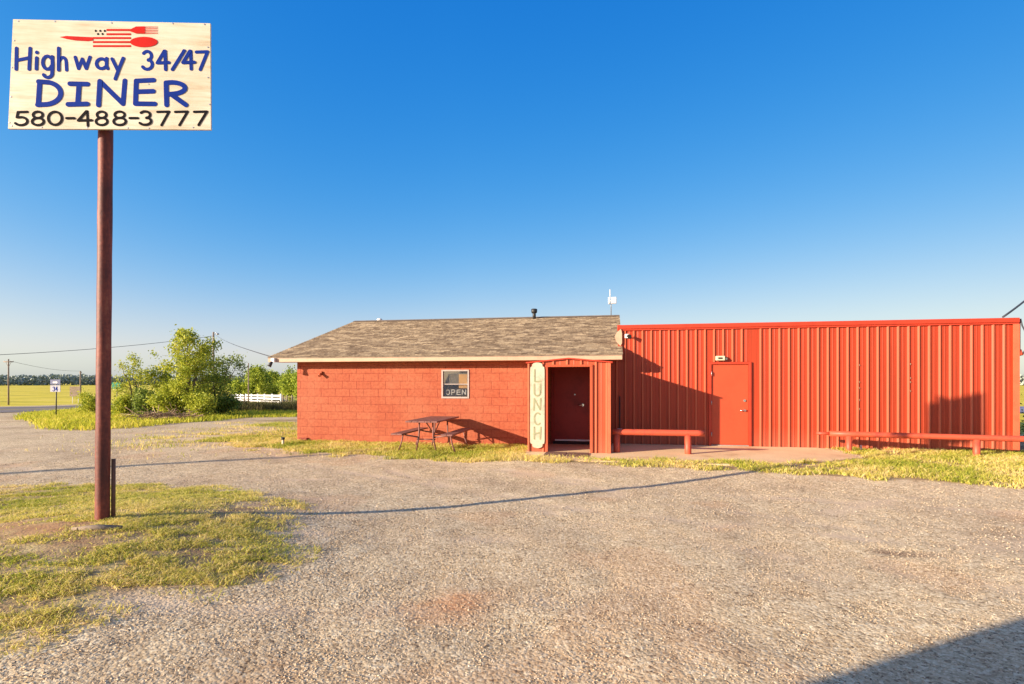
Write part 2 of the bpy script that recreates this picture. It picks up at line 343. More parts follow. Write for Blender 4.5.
# ------------------------------------------------------------------ mesh helpers
class MB:
    def __init__(s): s.v = []; s.f = []; s.sm = []
    def add(s, vs, fs, smooth=False):
        o = len(s.v); s.v += [tuple(v) for v in vs]; s.f += [tuple(i + o for i in f) for f in fs]; s.sm += [smooth] * len(fs)
    def box(s, x0, x1, y0, y1, z0, z1, bev=0.0):
        if bev <= 0:
            vs = [(x, y, z) for x in (x0, x1) for y in (y0, y1) for z in (z0, z1)]
            s.add(vs, [(0, 1, 3, 2), (4, 6, 7, 5), (0, 4, 5, 1), (2, 3, 7, 6), (0, 2, 6, 4), (1, 5, 7, 3)]); return
        b = bev; X = (x0, x1); Y = (y0, y1); Z = (z0, z1); vs = []; idx = {}
        for i in (0, 1):
            for j in (0, 1):
                for k in (0, 1):
                    sx, sy, sz = (1, -1)[i], (1, -1)[j], (1, -1)[k]
                    for a, p in enumerate(((0, b, b), (b, 0, b), (b, b, 0))):
                        idx[i, j, k, a] = len(vs); vs.append((X[i] + sx * p[0], Y[j] + sy * p[1], Z[k] + sz * p[2]))
        fs = []
        for i in (0, 1):
            fs.append([idx[i, 0, 0, 0], idx[i, 0, 1, 0], idx[i, 1, 1, 0], idx[i, 1, 0, 0]])
            fs.append([idx[0, i, 0, 1], idx[0, i, 1, 1], idx[1, i, 1, 1], idx[1, i, 0, 1]])
            fs.append([idx[0, 0, i, 2], idx[0, 1, i, 2], idx[1, 1, i, 2], idx[1, 0, i, 2]])
        for a in (0, 1):
            for c in (0, 1):
                fs.append([idx[a, c, 0, 0], idx[a, c, 1, 0], idx[a, c, 1, 1], idx[a, c, 0, 1]])
                fs.append([idx[a, 0, c, 0], idx[a, 1, c, 0], idx[a, 1, c, 2], idx[a, 0, c, 2]])
                fs.append([idx[0, a, c, 1], idx[1, a, c, 1], idx[1, a, c, 2], idx[0, a, c, 2]])
        for i in (0, 1):
            for j in (0, 1):
                for k in (0, 1): fs.append([idx[i, j, k, a] for a in range(3)])
        s.add(vs, fs)
    def tube(s, pts, rad, n=10, caps=True, smooth=True):
        pts = [Vector(p) for p in pts]
        rs = rad if isinstance(rad, (list, tuple)) else [rad] * len(pts)
        vs = []; fs = []; ref = None
        for i, p in enumerate(pts):
            t = (pts[min(i + 1, len(pts) - 1)] - pts[max(i - 1, 0)]).normalized()
            if ref is None:
                ref = Vector((0, 0, 1)) if abs(t.z) < .9 else Vector((1, 0, 0))
            a = t.cross(ref).normalized(); b = a.cross(t).normalized(); ref = b
            for k in range(n):
                q = 2 * PI * k / n; vs.append(p + (a * math.cos(q) + b * math.sin(q)) * rs[i])
        for i in range(len(pts) - 1):
            for k in range(n):
                fs.append((i * n + k, i * n + (k + 1) % n, (i + 1) * n + (k + 1) % n, (i + 1) * n + k))
        s.add(vs, fs, smooth)
        if caps:
            o = len(s.v) - len(vs)
            s.f.append(tuple(o + k for k in range(n))[::-1]); s.sm.append(False)
            s.f.append(tuple(o + (len(pts) - 1) * n + k for k in range(n))); s.sm.append(False)
    def prism(s, poly, fn, d0, d1):
        """poly of 2-D points; fn(a, b, depth) -> 3-D point"""
        n = len(poly)
        vs = [fn(a, b, d0) for a, b in poly] + [fn(a, b, d1) for a, b in poly]
        fs = [tuple(range(n)), tuple(range(2 * n - 1, n - 1, -1))] + [(i, (i + 1) % n, n + (i + 1) % n, n + i) for i in range(n)]
        s.add(vs, fs)
    def sphere(s, c, r, n=10, m=7, sc=(1, 1, 1)):
        vs = []; fs = []
        for i in range(m + 1):
            for k in range(n):
                a = PI * i / m; q = 2 * PI * k / n
                vs.append((c[0] + r * sc[0] * math.sin(a) * math.cos(q), c[1] + r * sc[1] * math.sin(a) * math.sin(q), c[2] + r * sc[2] * math.cos(a)))
        for i in range(m):
            for k in range(n): fs.append((i * n + k, (i + 1) * n + k, (i + 1) * n + (k + 1) % n, i * n + (k + 1) % n))
        s.add(vs, fs, True)
    def build(s, name, mat, parent=None, origin=None, fix=True):
        me = bpy.data.meshes.new(name)
        off = Vector(origin) if origin is not None else Vector((0, 0, 0))
        pw = Vector((0, 0, 0)); q = parent
        while q is not None: pw += Vector(q.location); q = q.parent
        sh = off if origin is not None else pw
        me.from_pydata([(v[0] - sh.x, v[1] - sh.y, v[2] - sh.z) for v in s.v], [], s.f)
        me.polygons.foreach_set('use_smooth', s.sm)
        if fix:
            import bmesh
            bm = bmesh.new(); bm.from_mesh(me); bmesh.ops.recalc_face_normals(bm, faces=bm.faces); bm.to_mesh(me); bm.free()
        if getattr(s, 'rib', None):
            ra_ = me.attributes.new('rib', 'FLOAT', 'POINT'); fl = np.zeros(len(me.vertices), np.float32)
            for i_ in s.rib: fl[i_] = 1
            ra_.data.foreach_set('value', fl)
        me.materials.append(mat); me.update()
        o = bpy.data.objects.new(name, me); col.objects.link(o)
        if origin is not None: o.location = sh - pw
        if parent: o.parent = parent
        return o
def tag(o, label=None, cat=None, group=None, kind=None):
    if label: o['label'] = label
    if cat: o['category'] = cat
    if group: o['group'] = group
    if kind: o['kind'] = kind
    return o
def empty(name, loc, label, cat, group=None):
    o = bpy.data.objects.new(name, None); col.objects.link(o); o.location = loc; o.empty_display_size = .2
    return tag(o, label, cat, group)
def raw(name, verts, faces, mat, attrs=None, parent=None, smooth=False, loc=None):
    """big numpy mesh: faces is an (n,k) array"""
    me = bpy.data.meshes.new(name)
    verts = np.asarray(verts, np.float32); faces = np.asarray(faces, np.int32)
    if loc is not None: verts = verts - np.array(loc, np.float32)
    k = faces.shape[1]
    me.vertices.add(len(verts)); me.vertices.foreach_set('co', verts.ravel())
    me.loops.add(faces.size); me.loops.foreach_set('vertex_index', faces.ravel())
    me.polygons.add(len(faces)); me.polygons.foreach_set('loop_start', np.arange(0, faces.size, k, dtype=np.int32))
    if smooth: me.polygons.foreach_set('use_smooth', np.ones(len(faces), bool))
    me.update(calc_edges=True)
    for an, av in (attrs or {}).items():
        a = me.attributes.new(an, 'FLOAT', 'POINT'); a.data.foreach_set('value', np.asarray(av, np.float32))
    me.materials.append(mat)
    o = bpy.data.objects.new(name, me); col.objects.link(o)
    if loc is not None:
        o.location = Vector(loc) - (Vector(parent.location) if parent else Vector((0, 0, 0)))
    if parent: o.parent = parent
    return o
def copy_tree(o, parent=None):
    c = o.copy(); col.objects.link(c); c.parent = parent
    for ch in list(o.children): copy_tree(ch, c)
    return c

# polygon tools
def sdist(x, y, poly):
    """signed distance, positive inside"""
    x = np.asarray(x, float); y = np.asarray(y, float)
    d = np.full(x.shape, 1e9); ins = np.zeros(x.shape, bool); n = len(poly)
    for i in range(n):
        ax, ay = poly[i][0], poly[i][1]; bx, by = poly[(i + 1) % n][0], poly[(i + 1) % n][1]
        ex, ey = bx - ax, by - ay; L2 = ex * ex + ey * ey + 1e-12
        t = np.clip(((x - ax) * ex + (y - ay) * ey) / L2, 0, 1)
        d = np.minimum(d, np.hypot(x - ax - t * ex, y - ay - t * ey))
        c = ((ay > y) != (by > y)) & (x < (bx - ax) * (y - ay) / ((by - ay) if abs(by - ay) > 1e-12 else 1e-12) + ax)
        ins ^= c
    return np.where(ins, d, -d)
ISLAND = [gp(*p) for p in ((-260, 500), (-80, 496), (0, 492), (60, 486), (130, 483), (200, 486), (245, 492), (278, 503), (292, 516), (292, 530), (276, 546), (255, 564), (222, 582), (172, 600), (122, 616), (60, 632), (0, 645), (-120, 668), (-300, 705))]
STRIP_L = [gp(*p) for p in ((205, 439), (240, 434), (272, 433), (297, 436), (400, 440), (528, 443), (526, 462), (500, 464), (470, 463), (430, 462), (400, 458), (360, 456), (300, 454), (258, 449), (225, 444))]
STRIP_R = [gp(*p) for p in ((505, 457), (560, 458), (640, 459), (700, 461), (770, 463), (868, 460), (845, 452), (815, 446), (1024, 446), (1200, 450), (1200, 505), (1090, 496), (1024, 489), (940, 483), (860, 479), (790, 474), (735, 471), (690, 469), (640, 468), (600, 465), (550, 463), (510, 462))]
VERGE = [gp(*p) for p in ((22, 414), (48, 412.5), (80, 409), (110, 407), (240, 404), (330, 402), (330, 417), (250, 418), (215, 421), (170, 424.5), (130, 428), (80, 431), (45, 429), (28, 424), (20, 418))]
LAWN_B = [gp(*p) for p in ((235, 420), (330, 417), (330, 436), (285, 434), (250, 431), (225, 427))]
ROAD_T = [(-700, 398.5), (-300, 403), (-100, 406), (0, 407.2), (40, 406.8), (80, 405.5), (120, 403.5), (170, 401), (240, 397.5)]
ROAD_B = [(-700, 405.5), (-300, 411), (-100, 413), (0, 413), (40, 411.5), (80, 409), (120, 406), (170, 402.8), (240, 398.8)]
def patch(x, y):   # bare spots in the grass
    return fbm(x * 1.5 + 3, y * 2.2, 4)
def m_island(x, y):
    s = sdist(x, y, ISLAND); n = fbm(x * 1.1, y * 1.6, 4)
    e = np.clip((s + (n - .30) * 1.3) / .5, 0, 1)
    bare = np.clip(((x - POLE.x + .5) ** 2 * .5 + (y - POLE.y + .25) ** 2 * 9), 0, 1)
    streak = fbm((x + y * .5) * .8, (y - x * .55) * 3.2 + 9, 3)
    return e * np.clip((streak - .37) * 8.0, .12, 1) * np.clip((fbm(x * 4.5, y * 6.5 + 3, 3) - .33) * 6, .10, 1) * np.clip(bare + .05, 0, 1)
def m_strip(x, y):
    a = np.clip((sdist(x, y, STRIP_L) + (fbm(x * 1.9, y * 2.4, 4) - .46) * 1.5) / .3, 0, 1)
    b = np.clip((sdist(x, y, STRIP_R) + (fbm(x * 1.9 + 7, y * 2.2, 4) - .47) * 1.0) / .25, 0, 1)
    p = np.clip((patch(x, y) - .28) * 5, .1, 1)
    return np.maximum(a, b * p)
def m_sparse(x, y):  # thin scattered grass left of the diner
    d = np.exp(-((x + 10.2) / 3.2) ** 2 - ((y - 14.6) / 2.6) ** 2)
    return np.clip(d * 1.2 * np.clip((fbm(x * .7, y * 2.4, 4) - .44) * 6, 0, 1), 0, .8)
def m_verge(x, y):
    return np.clip((sdist(x, y, VERGE) + (fbm(x * .5, y * .5, 3) - .4) * 1.5) / .8, 0, 1)
def m_lawn(x, y):
    return np.clip((sdist(x, y, LAWN_B) + (fbm(x * .6, y * .9, 3) - .45) * 3) / 2.0, 0, 1) * np.clip((patch(x * .6, y) - .38) * 6, .1, 1) * .8

def m_thatch(x, y):
    a = np.clip((sdist(x, y, ISLAND) + (fbm(x * 1.1, y * 1.6, 4) - .34) * 1.3) / .5, 0, 1)
    b = np.clip((sdist(x, y, STRIP_R) + .05) / .3, 0, 1)
    return np.maximum(a, b) * np.clip(.55 + fbm(x * 3, y * 3, 3) * .6, 0, 1)
def f_packed(x, y):   # wheel tracks sweep in arcs across the lot
    p = np.zeros_like(x)
    for cx, cy, r0 in ((-7, 22, 14.2), (-7, 22, 15.9), (-7, 22, 17.6), (-7, 22, 19.2), (6, 26, 18.4), (6, 26, 20.1), (9, 22, 16.6), (9, 22, 18.2)):
        R_ = np.hypot(x - cx, y - cy)
        p = np.maximum(p, np.exp(-((R_ - r0 - .5 * (fbm(x * .3, y * .3, 2) - .5)) / .13) ** 2))
    return p * np.clip(fbm(x * 1.6 + 5, y * 1.6, 4) * 3.4 - 1.3, 0, 1)
SLABQ = [(-1.95, 13.28)] + [tuple(onZ(p[0], p[1], .08))[:2] for p in ((523, 459), (560, 460), (600, 461), (690, 463.5), (775, 466), (850, 464), (868, 461), (852, 455.5), (838, 452))] + [(4.7, 13.57), (-1.95, 13.57)]
# ------------------------------------------------------------------ ground sheet
def axis(lo, hi, a, b, fine):
    v = list(np.arange(a, b + 1e-6, fine)); s = fine; p = a
    while p > lo: s *= 1.12; p -= s; v.insert(0, p)
    s = fine; p = b
    while p < hi: s *= 1.12; p += s; v.append(p)
    return np.array(v)
xs = axis(-4000, 4000, -13, 10, .075); ys = axis(-300, 6000, 1.5, 17, .075)
GX, GY = np.meshgrid(xs, ys, indexing='ij')
x = GX.ravel(); y = GY.ravel(); z = H(x, y)
near = (np.hypot(x, y) < 30)
sd_ = sdist(x, y, [(p[0], p[1]) for p in SLABQ]); z = np.where(sd_ > .08, np.minimum(z, -.02), z)
z = z + np.where(near, .010 * (fbm(x * 7, y * 7, 2) - .5), 0)
grassm = np.maximum.reduce([m_thatch(x, y), m_island(x, y), m_strip(x, y), m_sparse(x, y), m_verge(x, y), m_lawn(x, y)])
# the field lies beyond the road and all round behind
roadline = [gp(*p) for p in ROAD_T]
fy = np.interp(x, [p.x for p in roadline], [p.y for p in roadline])
field = np.clip((y - fy + (fbm(x * .2, y * .2, 3) - .5) * 3) / 2, 0, 1) * (x < 60)
field = np.maximum(field, np.clip((y - 26 + (fbm(x * .3, y * .3, 3) - .5) * 4) / 3, 0, 1) * (x > -9.5) )
field = np.maximum(field, np.clip((x - 12) / 2, 0, 1) * np.clip((y - 14) / 3, 0, 1))
field = np.maximum(field, np.clip((-y - 16) / 4, 0, 1))
rp = onZ(447, 608); rq = onZ(903, 553)
rust_a = np.clip(1.1 - np.hypot((x - rp.x) / .42, (y - rp.y) / .30) + (fbm(x * 5, y * 5, 3) - .5) * 1.6, 0, 1) * .7
rr = np.clip(1.1 - np.hypot((x - rq.x) / .42, (y - rq.y) / .12) + (fbm(x * 6, y * 6, 3) - .5) * 1.6, 0, 1) * .9
soilp = np.clip(1.2 - np.hypot((x - POLE.x + .5) / 1.6, (y - POLE.y + .25) / .42) + (fbm(x * 4, y * 4, 3) - .5) * 1.2, 0, 1) * .8
stain = rr
rust_a = np.maximum.reduce([rust_a, soilp, np.clip((fbm(x * .8 + 40, y * .8, 4) - .62) * 3, 0, .18)])
packed = f_packed(x, y)
z = z - .008 * packed * near
nx, ny = GX.shape
i, j = np.meshgrid(np.arange(nx - 1), np.arange(ny - 1), indexing='ij'); a = (i * ny + j).ravel()
faces = np.stack([a, a + ny, a + ny + 1, a + 1], 1)
g = raw('ground', np.stack([x, y, z], 1), faces, M['ground'], dict(grass=grassm, field=field, rust=rust_a, stain=stain, packed=packed), smooth=True)
tag(g, kind='structure')

# asphalt road
def ribbon(top, bot, name, mat, lift):
    vs = []; fs = []
    def dens(l):
        out = []
        for q in range(len(l) - 1):
            a_, b_ = gp(*l[q]), gp(*l[q + 1])
            for t in np.linspace(0, 1, 9)[:-1]: out.append(a_.lerp(b_, t))
        out.append(gp(*l[-1])); return out
    T = dens(top); B = dens(bot); K = 5
    for p, q in zip(T, B):
        for k in range(K):
            w = p.lerp(q, k / (K - 1)); vs.append((w.x, w.y, float(H(w.x, w.y)) + lift))
    for s in range(len(T) - 1):
        for k in range(K - 1): fs.append((s * K + k, (s + 1) * K + k, (s + 1) * K + k + 1, s * K + k + 1))
    m = MB(); m.add(vs, fs, True); o = m.build(name, mat); return o
tag(ribbon(ROAD_T, ROAD_B, 'road', M['asphalt'], .03), kind='structure')
tag(ribbon([(a_, b_ * .5 + c_ * .5 - .15) for (a_, b_), (_, c_) in zip(ROAD_T[:6], ROAD_B[:6])],
           [(a_, b_ * .5 + c_ * .5 + .15) for (a_, b_), (_, c_) in zip(ROAD_T[:6], ROAD_B[:6])], 'road_marking', simple('yellow_road_paint', (.5, .36, .06), .8), .036), kind='structure')

# ------------------------------------------------------------------ grass, pebbles
def blades(name, n_try, box, mask, h0, h1, w0, w1, mat, dens_tint=.5, dry=0.0, label=None, cat='grass', lean=1.0):
    x = rng.uniform(box[0], box[1], n_try); y = rng.uniform(box[2], box[3], n_try)
    keep = rng.random(n_try) < mask(x, y)
    x = x[keep]; y = y[keep]; n = len(x)
    z = H(x, y) - .004
    cl = fbm(x * 5 + 1, y * 5, 2); big = fbm(x * .9 + 11, y * .9 + 4, 3)
    h = rng.uniform(h0, h1, n) * (.45 + 1.1 * cl); w = rng.uniform(w0, w1, n)
    a = rng.uniform(0, 2 * PI, n); ca, sa = np.cos(a), np.sin(a)
    la = rng.uniform(0, 2 * PI, n); ln = rng.uniform(.2, lean, n) * h
    bx, by = ca * w / 2, sa * w / 2; lx, ly = np.cos(la) * ln, np.sin(la) * ln
    V = np.empty((n, 5, 3), np.float32)
    V[:, 0] = np.stack([x - bx, y - by, z], 1); V[:, 1] = np.stack([x + bx, y + by, z], 1)
    V[:, 2] = np.stack([x + bx * .8 + lx * .35, y + by * .8 + ly * .35, z + h * .6], 1)
    V[:, 3] = np.stack([x - bx * .8 + lx * .35, y - by * .8 + ly * .35, z + h * .6], 1)
    V[:, 4] = np.stack([x + lx, y + ly, z + h], 1)
    b = (np.arange(n) * 5)[:, None]
    Fc = np.concatenate([b + np.array([[0, 1, 2]]), b + np.array([[0, 2, 3]]), b + np.array([[3, 2, 4]])])
    t = np.clip(rng.normal(.42 + dry, .22, n) + (big - .5) * 1.1, 0, 1)
    o = raw(name, V.reshape(-1, 3), Fc, mat, dict(tint=np.repeat(t, 5)))
    tag(o, label, cat, kind='stuff'); return o
def bb(poly, m=.4):
    return (max(min(p.x for p in poly) - m, -16), min(max(p.x for p in poly) + m, 16), min(p.y for p in poly) - m, max(p.y for p in poly) + m)
b1 = bb(ISLAND); b1 = (-11, b1[1], b1[2], b1[3])
blades('island_grass', 640000, b1, m_island, .010, .040, .005, .009, M['grass'], dry=.14, lean=2.6, label='patchy yellow green grass around the rusty sign pole')
blades('strip_grass', 260000, (-11, 13, 9.2, 14.2), lambda x, y: m_strip(x, y) * ((y < 13.27) | (x < -8.4)|((x > .2) & (y < 13.57))), .03, .085, .008, .014, M['grass'], dry=.07, lean=1.7, label='short grass growing along the foot of the red buildings')
blades('sparse_grass', 90000, (-17, -4, 9, 21), lambda x, y: np.maximum(m_sparse(x, y), m_lawn(x, y)), .03, .09, .009, .016, M['grass'], dry=.08, label='thin scattered grass on the gravel left of the diner')
vb = bb(VERGE, 1.5)
blades('verge_grass', 200000, (max(min(p.x for p in VERGE) - 1, -45), max(p.x for p in VERGE) + 1, vb[2], vb[3]), m_verge, .09, .26, .02, .045, M['verge'], label='bright green verge between the gravel lot and the road')
# tall grass at the field's near edge
def m_fieldedge(x, y):
    fy = np.interp(x, [p.x for p in roadline], [p.y for p in roadline]); return np.clip(1 - np.abs(y - fy - 5) / 5, 0, 1)
blades('field_edge_grass', 60000, (-60, -8, 30, 75), m_fieldedge, .15, .4, .05, .09, M['verge'], dry=.2, label='yellow green crop edge beyond the road')

SLAB = [onZ(p[0], p[1], .08) for p in ((523, 459), (560, 460), (600, 461), (690, 463.5), (775, 466), (850, 464), (868, 461), (852, 455.5), (838, 452))]
SLABP = [(-1.95, 13.28)] + [(p.x, p.y) for p in SLAB] + [(4.7, 13.57), (.02, 13.57), (.02, 13.28)]
def pebbles(name, n, rmin, rmax, s0, s1, label):
    # wedge the photo sees, seeded on the ground in metres
    r = np.sqrt(rng.uniform(rmin ** 2, rmax ** 2, n)); a = rng.uniform(-.83, .83, n) + PI / 2 + TH
    x = r * np.cos(a); y = r * np.sin(a)
    g_ = np.maximum(np.maximum(np.maximum(m_island(x, y), m_thatch(x, y)), m_strip(x, y)), m_sparse(x, y))
    keep = (rng.random(n) > g_ * 1.5) & (sdist(x, y, SLABP) < -.05) & (y < 13.2) & (rng.random(n) < (.1 + 1.1 * fbm(x * 1.2, y * 1.2, 4)) * (1 - .8 * f_packed(x, y)))
    x = x[keep]; y = y[keep]; n = len(x)
    base = np.array([(1, 0, 0), (-1, 0, 0), (0, 1, 0), (0, -1, 0), (0, 0, 1), (0, 0, -1)], float)
    s = s0 + (s1 - s0) * rng.random(n) ** 2.6
    sc = np.stack([s * rng.uniform(.7, 1.4, n), s * rng.uniform(.6, 1.1, n), s * rng.uniform(.3, .6, n)], 1)
    P = base[None] * sc[:, None] * rng.uniform(.7, 1.3, (n, 6, 1)) + rng.normal(0, .12, (n, 6, 3)) * s[:, None, None]
    q = rng.uniform(0, PI, n); c, d = np.cos(q)[:, None], np.sin(q)[:, None]
    X = P[:, :, 0] * c - P[:, :, 1] * d; Y = P[:, :, 0] * d + P[:, :, 1] * c
    V = np.stack([X + x[:, None], Y + y[:, None], P[:, :, 2] + (H(x, y) + s * .15)[:, None]], 2)
    f8 = np.array([(0, 2, 4), (2, 1, 4), (1, 3, 4), (3, 0, 4), (2, 0, 5), (1, 2, 5), (3, 1, 5), (0, 3, 5)])
    Fc = ((np.arange(n) * 6)[:, None, None] + f8[None]).reshape(-1, 3)
    t = np.clip(rng.normal(.5, .33, n), 0, 1)
    o = raw(name, V.reshape(-1, 3), Fc, M['pebble'], dict(tint=np.repeat(t, 6)))
    tag(o, label, 'gravel', kind='stuff')
pebbles('gravel', 230000, 2.2, 6.5, .0022, .0072, 'loose pale gravel in the foreground of the lot')
pebbles('gravel', 130000, 6.2, 14.5, .0045, .0115, 'loose gravel in the middle of the lot')

# concrete apron
m = MB(); m.prism(SLABP, lambda a, b, d: (a, b, d), -.12, .08)
tag(m.build('concrete_apron', M['concrete']), kind='structure')
m = MB(); m.box(4.75, 9.1, 13.42, 13.575, -.1, .06, .01); tag(m.build('footing_kerb', M['concrete']), kind='structure')

# ------------------------------------------------------------------ ribbed panels
def rib_profile(x0, x1, pitch, ph, h=.028, wb=.032, wt=.011):
    pts = [(x0, 0)]; c = x0 + ph
    while c < x1 - wb:
        if c - wb > x0:
            pts += [(c - wb, 0), (c - wt, h), (c + wt, h), (c + wb, 0)]
            q = c + pitch / 2
            if q + .02 < x1: pts += [(q - .014, 0), (q - .006, .004), (q + .006, .004), (q + .014, 0)]
        c += pitch
    pts.append((x1, 0)); return pts
RIBX = onY(1004.5, 400, 13.58).x
def rib_wall(m, x0, x1, Y, z0, z1, pitch=.2085, ph=None):
    pr = rib_profile(x0, x1, pitch, ph if ph is not None else (RIBX - x0) % pitch); vs = []; fs = []
    for a, d in pr:
        zb = z0(a) if callable(z0) else z0; zt = z1(a) if callable(z1) else z1
        vs += [(a, Y - d, zb), (a, Y - d, zt)]
    for k in range(len(pr) - 1): fs.append((2 * k, 2 * k + 2, 2 * k + 3, 2 * k + 1))
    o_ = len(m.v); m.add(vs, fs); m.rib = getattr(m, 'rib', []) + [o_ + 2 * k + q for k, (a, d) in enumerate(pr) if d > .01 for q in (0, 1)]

YM = 13.6; XR = 8.72; ZT = 3.0; XL = .17
# ---- metal annex
annex = empty('metal_building', (4.4, YM + 4, 0), 'long low red ribbed metal building with an orange red door, right of the shingled diner', 'building')
DX0, DX1, DZ = 2.36, 3.20, 2.02
m = MB()
rib_wall(m, XL, DX0 - .05, YM, .02, ZT - .03)
rib_wall(m, DX0 - .05, DX1 + .05, YM, DZ + .06, ZT - .03)
rib_wall(m, DX1 + .05, XR, YM, .02, ZT - .03)
rib_wall(m, 0.0, XL, YM, .02, 2.42)
m.build('front_siding', M['siding'], annex)
m = MB(); m.box(XL + .01, XR - .01, YM + .006, YM + .02, 2.05, ZT - .05); m.box(XL + .01, DX0 - .06, YM + .006, YM + .02, .0, 2.05); m.box(DX1 + .06, XR - .01, YM + .006, YM + .02, .0, 2.05)
m.box(0.01, XL, YM + .006, YM + .02, 0, 2.4)
m.box(XR - .02, XR, YM + .03, YM + 9, -.2, ZT - .03); m.box(XL + .1, XR - .02, YM + 8.98, YM + 9, -.2, ZT - .25); m.box(XL + .1, XL + .12, YM + .03, YM + 8.95, -.2, ZT - .2)
m.build('wall', M['siding'], annex)
m = MB(); m.add([(XL, YM + .025, ZT - .04), (XR, YM + .025, ZT - .04), (XR, YM + 9, ZT - .24), (XL, YM + 9, ZT - .24)], [(0, 1, 2, 3)]); m.build('roof', M['trim_red'], annex)
m = MB(); m.box(XL - .02, XR + .02, YM - .07, YM + .06, ZT - .10, ZT, .008); m.box(XL - .02, XR + .02, YM - .045, YM - .006, ZT - .135, ZT - .1)
m.build('parapet_trim', M['trim_red'], annex)
m = MB(); m.box(XR - .09, XR + .03, YM - .045, YM - .028, .02, ZT - .136); m.box(XR + .012, XR + .03, YM - .028, YM + .1, .02, ZT - .136)
m.build('corner_trim', M['trim_bright'], annex)
m = MB(); m.box(DX0 - .06, DX0, YM - .05, YM + .04, .08, DZ + .055, .004); m.box(DX1, DX1 + .06, YM - .05, YM + .04, .08, DZ + .055, .004); m.box(DX0, DX1, YM - .05, YM + .04, DZ, DZ + .055, .004)
m.build('door_frame', M['trim_red'], annex)
m = MB(); m.box(DX0 + .004, DX1 - .004, YM - .012, YM + .03, .105, DZ - .004, .003); door = m.build('door', M['door_orange'], annex)
m = MB(); m.tube([(DX1 - .09, YM - .012, .93), (DX1 - .09, YM - .06, .93)], .026, 12); m.tube([(DX1 - .085, YM - .065, .93), (DX1 - .2, YM - .065, .925)], .011, 8); m.build('handle', M['chrome'], door)
m = MB(); m.tube([(DX1 - .09, YM - .012, 1.16), (DX1 - .09, YM - .035, 1.16)], .03, 12); m.build('deadbolt', M['chrome'], door)
for zz in (.35, 1.1, 1.8): m = MB(); m.tube([(DX0 + .002, YM - .058, zz - .05), (DX0 + .002, YM - .058, zz + .05)], .009, 8); m.build('hinge', M['steel'], door)
m = MB(); m.box(DX0, DX1, YM - .055, YM + .04, .082, .1, .003); m.build('threshold', M['alu'], annex)
# screws: pale bare heads where paint is gone
for px_, ys_ in ((859.5, (365, 382, 388, 400, 409)), (910.5, (364, 378, 382, 391))):
    for yy in ys_:
        p = onY(px_, yy, YM - .03); m = MB(); m.tube([(p.x, YM - .024, p.z), (p.x, YM - .032, p.z)], .009, 6); m.build('screw', M['offwhite'], annex)
# cream flashing where the shingled roof meets the parapet
m = MB(); pl = [onY(px_, py_, YM - .08) for px_, py_ in ((621, 329), (617, 332), (614.6, 336.5), (616.5, 342), (620.5, 346), (622, 343), (622, 333))]
m.prism([(p.x, p.z) for p in pl], lambda a, b, d: (a, d, b), YM - .078, YM - .05); m.build('flashing', M['frame_cream'], annex)
# small floodlight near the eave, wall pack over the door
def lamp_small():
    o = empty('floodlight', (.40, YM, 2.72), 'small black floodlight on a bracket at the left end of the ribbed wall', 'light')
    m = MB(); m.box(.33, .43, YM - .05, YM - .026, 2.68, 2.78, .004); m.build('bracket', M['white'], o)
    m = MB(); m.tube([(.38, YM - .05, 2.72), (.41, YM - .14, 2.72)], .014, 8); m.tube([(.41, YM - .12, 2.735), (.44, YM - .22, 2.70)], [.03, .05], 12); m.build('lamp_head', M['black'], o)
lamp_small()
o = empty('wall_light', (2.56, YM, 2.16), 'beige twin emergency light fixed above the orange red door', 'light')
m = MB(); m.box(2.45, 2.66, YM - .11, YM - .028, 2.11, 2.22, .012); m.build('housing', M['offwhite'], o)
m = MB(); m.box(2.50, 2.60, YM - .118, YM - .106, 2.145, 2.185, .004); m.build('lens', M['black'], o)
m = MB()
m.tube([(2.685, YM - .10, 2.15), (2.715, YM - .03, 2.15)], [.03, .02], 10); m.build('lamp_head', M['black'], o)

# ---- diner
YL = 13.3; WX0 = -8.34; WX1 = 0.0; EY = 12.86; EZ = 2.25; RY = 17.8; RZ = 3.75; RX0 = -8.93; RX1 = .27
diner = empty('diner_building', ((WX0 + WX1) / 2, YL + 4.5, 0), 'low red painted block diner with a tan shingle roof and a small corrugated entry porch', 'building')
IX0, IX1, IZ0, IZ1 = -4.26, -3.56, 1.20, 1.90     # window
PX0, PX1 = -1.40, -.42                            # door
m = MB()
def wseg(x0, x1, z0, z1): m.box(x0, x1, YL, YL + .2, z0, z1)
wseg(WX0, IX0, -.4, 2.12); wseg(IX1, PX0 - .05, -.4, 2.12); wseg(IX0, IX1, -.4, IZ0); wseg(IX0, IX1, IZ1, 2.12); wseg(PX0 - .05, PX1 + .05, 2.02, 2.12); wseg(PX1 + .05, WX1, -.4, 2.12)
m.box(WX0, WX0 + .2, YL + .2, 22.3, -.8, 2.12); m.box(WX1 - .2, WX1, YL + .2, 22.3, -.8, 2.12); m.box(WX0 + .2, WX1 - .2, 22.1, 22.3, -.8, 2.12)
# gable ends
for gx in (WX0, WX1 - .2): m.prism([(YL, 2.12), (22.3, 2.12), (RY, RZ - .17)], lambda a, b, d: (d, a, b), gx, gx + .2)
m.build('wall', M['block'], diner)
